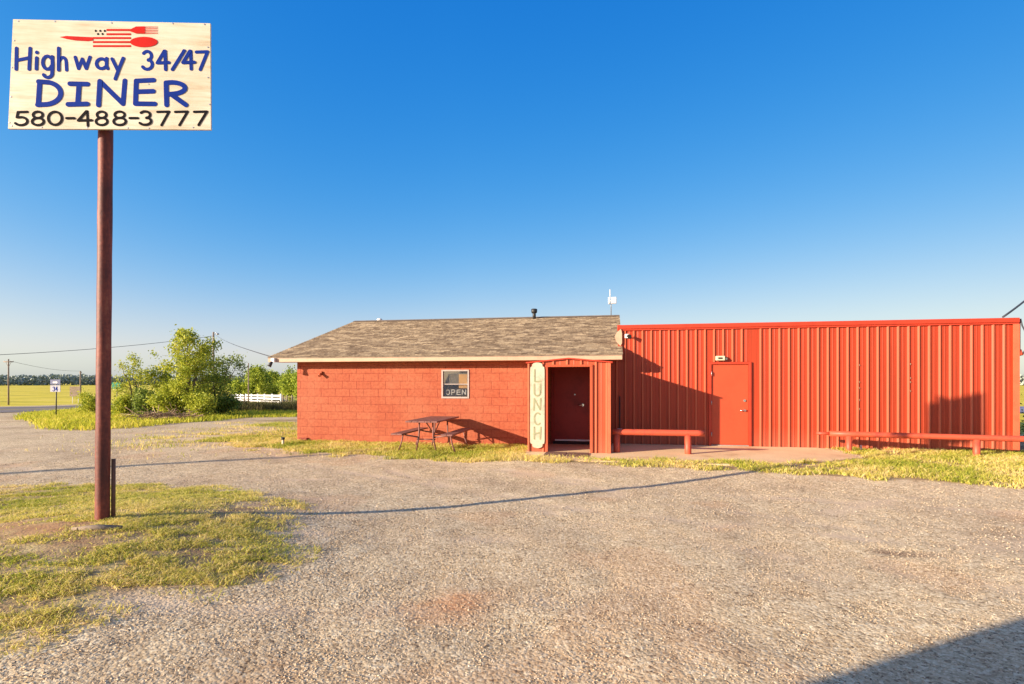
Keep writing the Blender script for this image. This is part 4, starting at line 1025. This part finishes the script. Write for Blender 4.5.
def tree(name, base, h, w, nst, label, cat, group, mat, per=55, size=.085, low=.15, ncl=160, sig=.16, seed=1, skew=0.0, openness=.0):
    r = random.Random(seed)
    base = Vector(base); root = empty(name, base, label, cat, group)
    m = MB(); cl = []
    for s_ in range(nst):
        ang = 2 * PI * s_ / nst + r.uniform(-.4, .4); rad = r.uniform(.15, .75) * w / 2 if nst > 1 else .05
        top = Vector((math.cos(ang) * rad + skew, math.sin(ang) * rad * .8, h * r.uniform(.72, .98) * (1 - .25 * rad / (w / 2))))
        pts = []
        for k in range(7):
            t = k / 6; j = Vector((r.uniform(-1, 1), r.uniform(-1, 1), 0)) * .05 * h * t * (1 - t) * 2
            pts.append(base + Vector((top.x * t ** 1.3, top.y * t ** 1.3, top.z * t - (.1 if k == 0 else 0))) + j)
        r0 = .018 * h * (1.3 if nst == 1 else .8); m.tube(pts, [max(.006, r0 * (1 - .85 * k / 6)) for k in range(7)], 7)
        nb = max(3, int(ncl / nst / 3.2))
        for b in range(nb):
            t = r.uniform(low, .97); k = min(5, int(t * 6)); p0 = pts[k].lerp(pts[k + 1], t * 6 - k)
            env = math.sin(PI * min(1, (t - low * .6) / (1.08 - low * .6)) ** .75)
            ln = w / 2 * r.uniform(.35, .95) * (env * .75 + .18)
            q = r.uniform(0, 2 * PI); d = Vector((math.cos(q), math.sin(q), r.uniform(.1, .75)))
            p1 = p0 + d * ln * .55 + Vector((0, 0, r.uniform(-.05, .1))); p2 = p0 + d * ln + Vector((0, 0, -.06 * ln))
            m.tube([p0, p1, p2], [r0 * .33 * (1 - t * .5), r0 * .2 * (1 - t * .5), .004], 5, caps=False)
            for c in range(3 if r.random() > openness else 1): cl.append(p1.lerp(p2, r.uniform(-.2, 1.15)) + Vector((r.gauss(0, .1), r.gauss(0, .1), r.gauss(0, .09))) * w * .3)
        for c in range(3): cl.append(pts[-1] + Vector((r.gauss(0, .1), r.gauss(0, .1), r.uniform(-.25, .05))) * w * .25)
    m.build('trunk', M['bark'], root)
    cl = [c for c in cl if c.z > float(H(c.x, c.y)) + .12]
    leaves_mesh('crown', [tuple(c) for c in cl], per, sig, size, mat, root, base)
    return root
def P(px, py): return gp(px, py)
GT = 'saplings and shrubs on the verge'
tree('sapling_tree', P(189, 417), 5.4, 3.7, 6, 'largest bushy green tree of the thicket, left of the diner', 'tree', GT, M['leaf'], per=36, ncl=380, sig=.135, size=.125, seed=3, openness=.25, low=.08)
tree('sapling_tree', P(213, 415), 4.3, 3.3, 5, 'dull green airy tree at the right side of the thicket, before the utility pole', 'tree', GT, M['leaf_dark'], per=30, ncl=210, sig=.17, size=.125, seed=5, low=.12, skew=.35)
tree('sapling_tree', P(134, 417), 4.1, 1.8, 3, 'slender sapling with a narrow feathery top between sign pole and big tree', 'tree', GT, M['leaf'], per=26, ncl=120, sig=.12, size=.11, seed=8, openness=.4, low=.1)
tree('sapling_tree', P(160, 416), 3.1, 2.2, 3, 'middle height sapling leaning against the left side of the big tree', 'tree', GT, M['leaf'], per=34, ncl=130, sig=.15, size=.12, seed=9, low=.1)
for k, (px_, py_, h_, w_, mt, lb) in enumerate((
        (92, 415, 1.5, 1.9, 'leaf', 'bright low shrub partly hidden behind the sign pole'),
        (124, 417, 1.25, 1.5, 'leaf', 'bright low shrub just right of the sign pole'),
        (146, 418, 1.5, 1.8, 'leaf_dark', 'dark rounded shrub at the foot of the middle sapling'),
        (170, 418, 1.35, 2.0, 'leaf', 'yellow green shrub at the foot of the big tree, behind the brush pile'),
        (200, 418, 1.3, 2.2, 'leaf', 'dense shrub under the right half of the big tree'),
        (224, 416, 1.1, 1.5, 'leaf_dark', 'dark shrub closing the thicket on its right beside the white fence'))):
    tree('verge_shrub', P(px_, py_), h_, w_, 5, lb, 'shrub', GT, M[mt], per=40, ncl=100, sig=.14, size=.12, seed=20 + k, low=.05)
GB = 'trees beyond the white fence'
for k, (px_, py_, h_, w_, lb) in enumerate((
        (238, 401, 2.5, 3.6, 'low dark tree behind the left end of the white fence'),
        (258, 401, 4.1, 4.0, 'bright round tree rising highest behind the white fence'),
        (274, 400, 3.8, 2.8, 'slimmer tree just right of the tallest one behind the white fence'),
        (290, 401, 3.7, 3.2, 'bright tree beside the block wall corner, beyond the fence end'),
        (303, 401, 3.6, 3.2, 'tree half hidden by the diner corner beyond the fence'))):
    tree('field_tree', P(px_, py_), h_ * 1.38, w_ * 1.25, 5, lb, 'tree', GB, M['leaf_far'], per=60, ncl=130, sig=.32, size=.26, seed=40 + k, low=.12)
tree('field_tree', P(1050, 398), 3.4, 3.2, 4, 'small tree beyond the right end of the metal building', 'tree', GB, M['leaf_far'], per=50, ncl=90, sig=.3, size=.2, seed=60)
p = gp(1027, 440)
tree('wall_shrub', (11.0, 16.0, 0), 1.25, 1.7, 5, 'dark shrub just past the right corner of the metal building', 'shrub', None, M['leaf_dark'], per=46, ncl=90, sig=.13, size=.07, seed=66)
# dull tall grass band below the fence
def m_band(x, y):
    A, B = gp(205, 413), gp(335, 411)
    fy_ = np.interp(x, [A.x, B.x], [A.y, B.y]); return ((x > A.x) & (x < B.x)) * np.clip(1.2 - np.abs(y - fy_) / 1.8, 0, 1)
A, B = gp(205, 413), gp(335, 411)
blades('tall_grass', 42000, (A.x, B.x, min(A.y, B.y) - 3, max(A.y, B.y) + 3), m_band, .35, .75, .03, .05, M['drygrass'], label='dull tall grass in front of the white rail fence')
# brush pile
p = gp(166, 421); m = MB(); r = random.Random(4); V = []; 
n = 260; c = rng.normal(0, 1, (n, 3)) * np.array([.75, .35, .13]) + np.array([p.x, p.y, p.z + .16]); c[:, 2] = np.maximum(c[:, 2], p.z + .03)
d = rng.normal(0, 1, (n, 3)) * np.array([1, 1, .35]); d /= np.linalg.norm(d, axis=1)[:, None]; ln = rng.uniform(.2, .7, n)[:, None]
e = np.cross(d, rng.normal(0, 1, (n, 3))); e /= np.linalg.norm(e, axis=1)[:, None]; e2 = np.cross(d, e); w = rng.uniform(.008, .02, n)[:, None]
V = np.stack([c - d * ln + e * w, c - d * ln - e * w * .5 + e2 * w, c - d * ln - e * w * .5 - e2 * w, c + d * ln + e * w * .5, c + d * ln - e * w * .3 + e2 * w * .5, c + d * ln - e * w * .3 - e2 * w * .5], 1)
f4 = np.array([(0, 1, 4, 3), (1, 2, 5, 4), (2, 0, 3, 5)]); Fc = ((np.arange(n) * 6)[:, None, None] + f4[None]).reshape(-1, 4)
tag(raw('brush_pile', V.reshape(-1, 3), Fc, M['twig'], dict(tint=np.repeat(rng.random(n), 6))), 'pile of dry pinkish brush at the foot of the thicket', 'brush pile', kind='stuff')

# distant woodland along the horizon
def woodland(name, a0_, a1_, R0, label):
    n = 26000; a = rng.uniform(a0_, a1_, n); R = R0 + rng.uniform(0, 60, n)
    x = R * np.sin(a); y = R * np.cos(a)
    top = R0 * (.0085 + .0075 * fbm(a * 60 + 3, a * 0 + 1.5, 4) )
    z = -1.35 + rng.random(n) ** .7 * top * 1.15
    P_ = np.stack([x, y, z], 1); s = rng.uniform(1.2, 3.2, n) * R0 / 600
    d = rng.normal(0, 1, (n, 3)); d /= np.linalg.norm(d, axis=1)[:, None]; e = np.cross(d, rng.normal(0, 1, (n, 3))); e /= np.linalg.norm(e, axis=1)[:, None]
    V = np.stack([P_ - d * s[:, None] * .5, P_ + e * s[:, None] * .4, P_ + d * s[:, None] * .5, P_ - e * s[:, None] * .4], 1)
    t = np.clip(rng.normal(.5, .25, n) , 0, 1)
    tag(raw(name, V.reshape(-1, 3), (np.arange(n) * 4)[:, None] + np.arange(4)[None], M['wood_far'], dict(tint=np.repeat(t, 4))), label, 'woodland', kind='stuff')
woodland('distant_woodland', -1.15, -.35, 620, 'haze tinted dark line of trees on the horizon beyond the yellow field')
woodland('distant_woodland', .35, 1.0, 620, 'haze tinted line of trees on the horizon right of the metal building')

# ------------------------------------------------------------------ fence, poles, wires, road signs
def white_fence():
    A = gp(232, 401.3); B = gp(281, 405.0)
    A.z = float(H(A.x, A.y)); n = 9
    t = empty('white_fence', A.lerp(B, .5), 'white three rail fence in the field behind the tall grass', 'fence')
    dirv = (B - A); 
    for hh in (.28, .62, .95):
        m = MB(); d = Vector((dirv.x, dirv.y, 0)).normalized(); nv = Vector((-d.y, d.x, 0)) * .03
        a_ = A + Vector((0, 0, hh)); b_ = B + Vector((0, 0, hh)); up = Vector((0, 0, .085))
        m.add([a_ - nv - up, a_ + nv - up, a_ + nv + up, a_ - nv + up, b_ - nv - up, b_ + nv - up, b_ + nv + up, b_ - nv + up], [(0, 1, 2, 3), (7, 6, 5, 4), (0, 4, 5, 1), (1, 5, 6, 2), (2, 6, 7, 3), (3, 7, 4, 0)])
        m.build('rail', M['fencewhite'], t)
    for k in range(n):
        c = A.lerp(B, k / (n - 1)); m = MB(); m.box(c.x - .06, c.x + .06, c.y - .095, c.y - .035 + .06, c.z - .2, c.z + 1.15); m.build('post', M['fencewhite'], t)
white_fence()
o = gp(244.5, 405.5); m = MB(); m.tube([(o.x, o.y, o.z - .1), (o.x, o.y, o.z + 1.1)], .05, 7); tag(m.build('fence_post', M['wood_grey']), 'dark short post standing in front of the white fence', 'post')
# weathered post and wire fence at the right of the trees
wf = empty('wire_fence', gp(290, 405), 'dark weathered post and rail fence beside the block wall corner', 'fence')
for px_ in (283, 287, 292, 298):
    o = gp(px_, 406); m = MB(); m.tube([(o.x, o.y, o.z - .1), (o.x, o.y, o.z + 1.05)], .06, 6); m.build('post', M['wood_grey'], wf)
a_, b_ = gp(282, 406), gp(300, 406)
m = MB()
for hh in (.45, .85): m.tube([a_ + Vector((0, 0, hh)), b_ + Vector((0, 0, hh))], .03, 6)
m.build('rail', M['wood_grey'], wf)

GP = 'utility poles along the road'
def upole(base, h, label, r=.13, arm=None, armdir=(1, 0, 0)):
    base = Vector(base); t = empty('utility_pole', base, label, 'utility pole', GP)
    m = MB(); m.tube([base - Vector((0, 0, .3)), base + Vector((0, 0, h * .5)), base + Vector((0, 0, h))], [r, r * .85, r * .7], 10); m.build('pole', M['wood_grey'], t)
    if arm:
        d = Vector(armdir).normalized(); m = MB(); c = base + Vector((0, -.0, h * .94))
        m.tube([c - d * arm, c + d * arm], .07, 6)
        m.tube([base + Vector((0, 0, h * .82)), c + d * arm * .6], .02, 5); m.tube([base + Vector((0, 0, h * .82)), c - d * arm * .6], .02, 5)
        m.build('crossarm', M['wood_grey'], t)
        for q in (-.9, -.4, .4, .9):
            m = MB(); p = c + d * arm * q; m.tube([p + Vector((0, 0, .04)), p + Vector((0, 0, .16))], .035, 6); m.build('insulator', M['white'], t)
    return base + Vector((0, 0, h))
def hgt(px, ytop, b):   # height so that the top shows at ytop
    zc = -b.x * ST + b.y * CT; return HC + (HY - ytop) * zc / F - b.z
b1_ = gp(8.5, 405); h1_ = hgt(8, 359, b1_); t1 = upole(b1_, h1_, 'wooden utility pole with a crossarm beyond the road at the far left', .10, .62, (CT, ST, 0))
b2_ = gp(80.5, 397.5); h2_ = hgt(80, 371, b2_); t2 = upole(b2_, h2_, 'distant wooden pole in the yellow field just left of the sign pole', .16, .2, (CT, ST, 0))
b3_ = gp(213.5, 402); h3_ = hgt(213, 332, b3_); t3 = upole(b3_, h3_, 'utility pole rising behind the green thicket with a wire to the diner', .17)
b4_ = gp(248.5, 403); h4_ = hgt(248, 363, b4_); t4 = upole(b4_, h4_, 'thin pale pole among the trees beyond the white fence', .09)
b5_ = Vector((-6.65 - 1.36 * 15.6, 10.34 - 15.6, 0)); b5_.z = float(H(b5_.x, b5_.y)); t5 = upole(b5_, 15.6 * .452 - b5_.z, 'utility pole left of the lot whose thin shadow crosses the gravel', .14, .25, (1.36, 1, 0))
m = MB(); m.tube([t3 + Vector((0, 0, -.3)), t3 + Vector((.35, 0, -.1)), t3 + Vector((.6, 0, -.25))], .03, 6); m.sphere(t3 + Vector((.68, 0, -.3)), .2, 8, 6, (1, 1, .7))
sl_ = m.build('street_light', M['steel']); tag(sl_, 'small lamp on a short arm at the top of the pole behind the thicket', 'lamp')
def wire(a, b, sag, label, r=.012, name='overhead_wire'):
    m = MB(); a = Vector(a); b = Vector(b)
    m.tube([a.lerp(b, t) - Vector((0, 0, sag * 4 * t * (1 - t))) for t in np.linspace(0, 1, 26)], r, 5)
    tag(m.build(name, M['cable']), label, 'wire', 'overhead wires')
wire(t3 + Vector((0, 0, -.1)), (RX0 + .12, EY - .02, EZ + .02), .25, 'wire running down from the pole behind the thicket to the diner eave', .014)
far = atD(-330, 360, 40); wire(t3 + Vector((0, 0, -.55)), far, 1.0, 'long wire crossing the sky at far left from the pole behind the thicket', .028)
wire(t1 + Vector((.4, .1, -.3)), t2, .35, 'sagging thin wire between the crossarm pole and the distant field pole', .02)
wire(atD(1003, 317, 11.95) , atD(1120, 190, 16), .35, 'thick dark service cable rising from the right end of the metal roof', .022)
m = MB(); q0 = Vector((XR + .06, YM - .02, 2.98)); m.tube([q0, q0 + Vector((.03, 0, -.15)), q0 + Vector((.12, 0, -.35)), q0 + Vector((.13, 0, -.6)), q0 + Vector((.05, .02, -.78))], .014, 6)
tag(m.build('service_cable', M['cable']), 'looped grey cable hanging at the right end of the ribbed wall', 'cable')
m = MB(); m.tube([(XR + .06, YM + .03, 2.98), (XR + .06, YM + .03, 2.22)], .028, 8); m.tube([(XR + .06, YM + .03, 2.30), (XR + .08, YM + .0, 2.18)], .045, 8); tag(m.build('service_conduit', M['pipe']), 'red painted conduit at the top right corner of the metal building', 'conduit')

# highway marker
def road_sign(base, h, w, label, faces, name='road_sign', post_r=.03):
    t = empty(name, base, label, 'road sign', 'signs by the road')
    zc = -base.x * ST + base.y * CT
    m = MB(); m.tube([base - Vector((0, 0, .2)), base + Vector((0, .03, h))], post_r, 6); m.build('post', M['black'] if post_r < .04 else M['wood_grey'], t)
    rt = Vector((CT, ST, 0)); ft = Vector((ST, -CT, 0))
    for (x0, x1, z0, z1, mt, nm) in faces:
        m = MB(); m.prism([(x0, z0), (x1, z0), (x1, z1), (x0, z1)], lambda a, b, d: base + rt * a + Vector((0, 0, b)) + ft * d, .03, .05); pl_ = m.build(nm, mt, t)
    return t, rt, ft
b = gp(56, 418); hS = hgt(56, 379.5, b); wS = 10 * (-b.x * ST + b.y * CT) / F
M['sign_grey'] = simple('pale_grey_sign', (.42, .42, .48), .5, var=.1)
t, rt, ft = road_sign(b, hS, wS, 'highway marker sign with a white 34 shield above a dark post, on the green verge',
    [(-wS / 2, wS / 2, hS * .87, hS, M['blue_grey'], 'direction_plate'), (-wS / 2, wS / 2, hS * .68, hS * .85, M['sign_grey'], 'shield_plate')])
m = MB()
for k, ch in enumerate('34'):
    for si, st_ in enumerate(G[ch]):
        stroke(m, [b + rt * (-.13 + k * .15 + .11 * u) + Vector((0, 0, hS * .70 + hS * .11 * v)) + ft * .056 for u, v in st_], .018, None, ft, .004)
m.build('route_number', M['blue_ink'], t)
m = MB()
m.prism([(-.13, hS * .905), (.05, hS * .905), (.05, hS * .89), (.14, hS * .925), (.05, hS * .96), (.05, hS * .945), (-.13, hS * .945)], lambda a, c, d: b + rt * a + Vector((0, 0, c)) + ft * d, .051, .055); m.build('arrow', M['white'], t)
b = gp(75.5, 403.5); zc = -b.x * ST + b.y * CT; w2 = 10.5 * zc / F; h2s = hgt(75, 386.5, b)
t = empty('field_sign', b, 'low weathered board on two legs at the edge of the yellow field', 'sign', 'signs by the road')
for sg in (-1, 1): m = MB(); q = b + Vector((CT, ST, 0)) * sg * w2 * .28; m.tube([q - Vector((0, 0, .2)), q + Vector((0, 0, h2s * .5))], .04, 6); m.build('leg', M['white'], t)
m = MB(); rt = Vector((CT, ST, 0)); ft = Vector((ST, -CT, 0))
m.prism([(-w2 / 2, h2s * .42), (w2 / 2, h2s * .42), (w2 / 2, h2s), (-w2 / 2, h2s)], lambda a, c, d: b + rt * a + Vector((0, 0, c)) + ft * d, .04, .09); m.build('panel', M['wood_grey'], t)
b = gp(116.8, 411); hG = hgt(116, 382.5, b); zc = -b.x * ST + b.y * CT; wG = 9 * zc / F
road_sign(b, hG, wG, 'green guide sign seen just right of the big sign pole above the shrubs', [(-wG / 2, wG / 2, hG * .78, hG, M['green_sign'], 'panel')])
# blue tank beyond the right corner
c = atD(1030, 410, 24); m = MB(); m.tube([c + Vector((-.6, 0, 0)), c + Vector((-.55, 0, 0)), c + Vector((1.5, .2, 0)), c + Vector((1.55, .2, 0))], [.1, .16, .16, .1], 14)
tk = empty('pipe_gate', (c.x, c.y, float(H(c.x, c.y))), 'dull blue horizontal pipe gate beyond the right end of the metal building', 'gate')
m.build('bar', M['blue_grey'], tk)
for dx in (-.45, 1.35): m = MB(); m.tube([(c.x + dx, c.y + .1, float(H(c.x, c.y)) - .2), (c.x + dx, c.y + .1, c.z)], .05, 8); m.build('post', M['blue_grey'], tk)

# ------------------------------------------------------------------ box van parked behind the viewpoint (its shadow lies in the corner of the lot)
def van():
    x0, x1, yb, yf, ht = -8.385, -6.335, -7.45, -1.27, 2.61
    v = empty('box_van', ((x0 + x1) / 2, (yb + yf) / 2, 0), 'white box van parked left behind the viewpoint, casting the dark corner shadow', 'van')
    m = MB(); m.box(x0, x1, yb + 2.0, yf, .75, ht, .07); m.build('cargo_box', M['white'], v)
    m = MB(); m.prism([(yb, .45), (yb, 1.25), (yb + .5, 1.45), (yb + .95, 2.1), (yb + 1.9, 2.15), (yb + 1.9, .45)], lambda a, b, d: (d, a, b), x0 + .12, x1 - .12); cab = m.build('cab', M['white'], v)
    m = MB(); m.prism([(yb + .55, 1.5), (yb + .95, 2.02), (yb + .97, 2.0), (yb + .57, 1.48)], lambda a, b, d: (d, a - .03, b + .03), x0 + .25, x1 - .25); m.build('windscreen', M['glass'], cab)
    for xx in (x0 + .3, x1 - .3):
        for yy in (yb + .9, yf - 1.3):
            m = MB(); m.tube([(xx - .12, yy, .38), (xx + .12, yy, .38)], .38, 24); w = m.build('wheel', M['rubber'], v)
            m = MB(); m.tube([(xx - .13, yy, .38), (xx + .13, yy, .38)], .2, 16); m.build('rim', M['steel'], w)
    m = MB(); m.box(x0 + .4, x1 - .4, yb + .2, yf - .1, .5, .74, .02); m.build('chassis', M['black'], v)
    for xx in (x0 + .35, x1 - .35): m = MB(); m.box(xx - .12, xx + .12, yb - .03, yb + .02, .8, 1.0, .02); m.build('headlight', M['glass'], v)
    v.rotation_euler.z = math.radians(-57)
van()

# ------------------------------------------------------------------ light, sky, camera
sv = Vector(SUN).normalized()
sun = bpy.data.lights.new('sun', 'SUN'); sun.energy = 4.8; sun.angle = math.radians(.5); sun.color = (1.0, .82, .61)
so = bpy.data.objects.new('sun', sun); col.objects.link(so); so.rotation_euler = sv.to_track_quat('-Z', 'Y').to_euler()
W = bpy.data.worlds.new('World'); scn.world = W; W.use_nodes = True; nt = W.node_tree; nt.nodes.clear()
sk = nt.nodes.new('ShaderNodeTexSky'); sk.sky_type = 'NISHITA'; sk.sun_disc = False
sk.sun_elevation = math.asin(-sv.z); sk.sun_rotation = math.atan2(-sv.x, -sv.y)
sk.air_density = 1.0; sk.dust_density = .6; sk.ozone_density = 2.2; sk.altitude = 300
bg = nt.nodes.new('ShaderNodeBackground'); bg.inputs[1].default_value = .12
EXPO = 1.15
wo = nt.nodes.new('ShaderNodeOutputWorld')
# clear deep evening blue: each channel of the sky gets its own contrast
sp_ = nt.nodes.new('ShaderNodeSeparateColor'); cb_ = nt.nodes.new('ShaderNodeCombineColor')
wt0 = nt.nodes.new('ShaderNodeTexCoord'); ws0 = nt.nodes.new('ShaderNodeSeparateXYZ'); nt.links.new(wt0.outputs['Generated'], ws0.inputs[0])
mr0 = nt.nodes.new('ShaderNodeMapRange'); nt.links.new(ws0.outputs[0], mr0.inputs[0]); mr0.inputs[1].default_value = -.25; mr0.inputs[2].default_value = .8; mr0.inputs[3].default_value = 1.0; mr0.inputs[4].default_value = .66
even = nt.nodes.new('ShaderNodeVectorMath'); even.operation = 'SCALE'; nt.links.new(sk.outputs[0], even.inputs[0]); nt.links.new(mr0.outputs[0], even.inputs['Scale'])
nt.links.new(even.outputs[0], sp_.inputs[0])
OUT = 1 / (.12 * 2 ** EXPO)
x_ = mth(nt, 'MULTIPLY', mth(nt, 'POWER', mth(nt, 'MULTIPLY', sp_.outputs[0], .1757), 3.0), 11.0)

g_ = mth(nt, 'MULTIPLY', sp_.outputs[1], .183)
nt.links.new(mth(nt, 'MULTIPLY', mth(nt, 'DIVIDE', g_, mth(nt, 'ADD', mth(nt, 'MULTIPLY', mth(nt, 'POWER', g_, 6.0), .12), 1.0)), OUT), cb_.inputs[1])
gd_ = mth(nt, 'DIVIDE', g_, mth(nt, 'ADD', mth(nt, 'MULTIPLY', mth(nt, 'POWER', g_, 6.0), .12), 1.0))
nt.links.new(mth(nt, 'MULTIPLY', mth(nt, 'MINIMUM', mth(nt, 'DIVIDE', x_, mth(nt, 'ADD', x_, 1.0)), mth(nt, 'MULTIPLY', gd_, .97)), OUT), cb_.inputs[0])
rd_ = mth(nt, 'DIVIDE', x_, mth(nt, 'ADD', x_, 1.0))
nt.links.new(mth(nt, 'MULTIPLY', mth(nt, 'MULTIPLY', mth(nt, 'POWER', mth(nt, 'MULTIPLY', sp_.outputs[2], .1757), .4), mth(nt, 'SUBTRACT', 1.04, mth(nt, 'MULTIPLY', rd_, .20))), OUT), cb_.inputs[2])
wtc = nt.nodes.new('ShaderNodeTexCoord'); wsx = nt.nodes.new('ShaderNodeSeparateXYZ'); nt.links.new(wtc.outputs['Generated'], wsx.inputs[0])
def maprange(v, a, b, c, d):
    n_ = nt.nodes.new('ShaderNodeMapRange'); n_.interpolation_type = 'SMOOTHSTEP'; nt.links.new(v, n_.inputs[0])
    for i_, q_ in enumerate((a, b, c, d)): n_.inputs[i_ + 1].default_value = q_
    return n_.outputs[0]
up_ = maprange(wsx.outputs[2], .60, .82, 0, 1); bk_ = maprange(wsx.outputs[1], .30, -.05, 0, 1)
fill_sky = mix(nt, 1.0, sk.outputs[0], (.74, .68, .78), 'MULTIPLY')  # unseen sky overhead and behind, dimmed and tinted to set the shadow fill
fin = mix(nt, mth(nt, 'MAXIMUM', up_, bk_), cb_.outputs[0], fill_sky)
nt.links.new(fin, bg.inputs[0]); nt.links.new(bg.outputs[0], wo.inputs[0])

cam = bpy.data.cameras.new('camera'); cam.sensor_width = 36; cam.lens = 36 * F / 1024; cam.shift_y = (HY - 342) / 1024; cam.clip_end = 12000; cam.clip_start = .05
co = bpy.data.objects.new('camera', cam); col.objects.link(co); co.location = (0, 0, HC); co.rotation_euler = (PI / 2, 0, TH)
scn.camera = co
scn.view_settings.view_transform = 'Standard'; scn.view_settings.look = 'None'; scn.view_settings.exposure = EXPO; scn.view_settings.gamma = 1
scn.view_settings.use_curve_mapping = False
scn.cycles.max_bounces = 6; scn.cycles.transparent_max_bounces = 6; scn.cycles.use_denoising = True
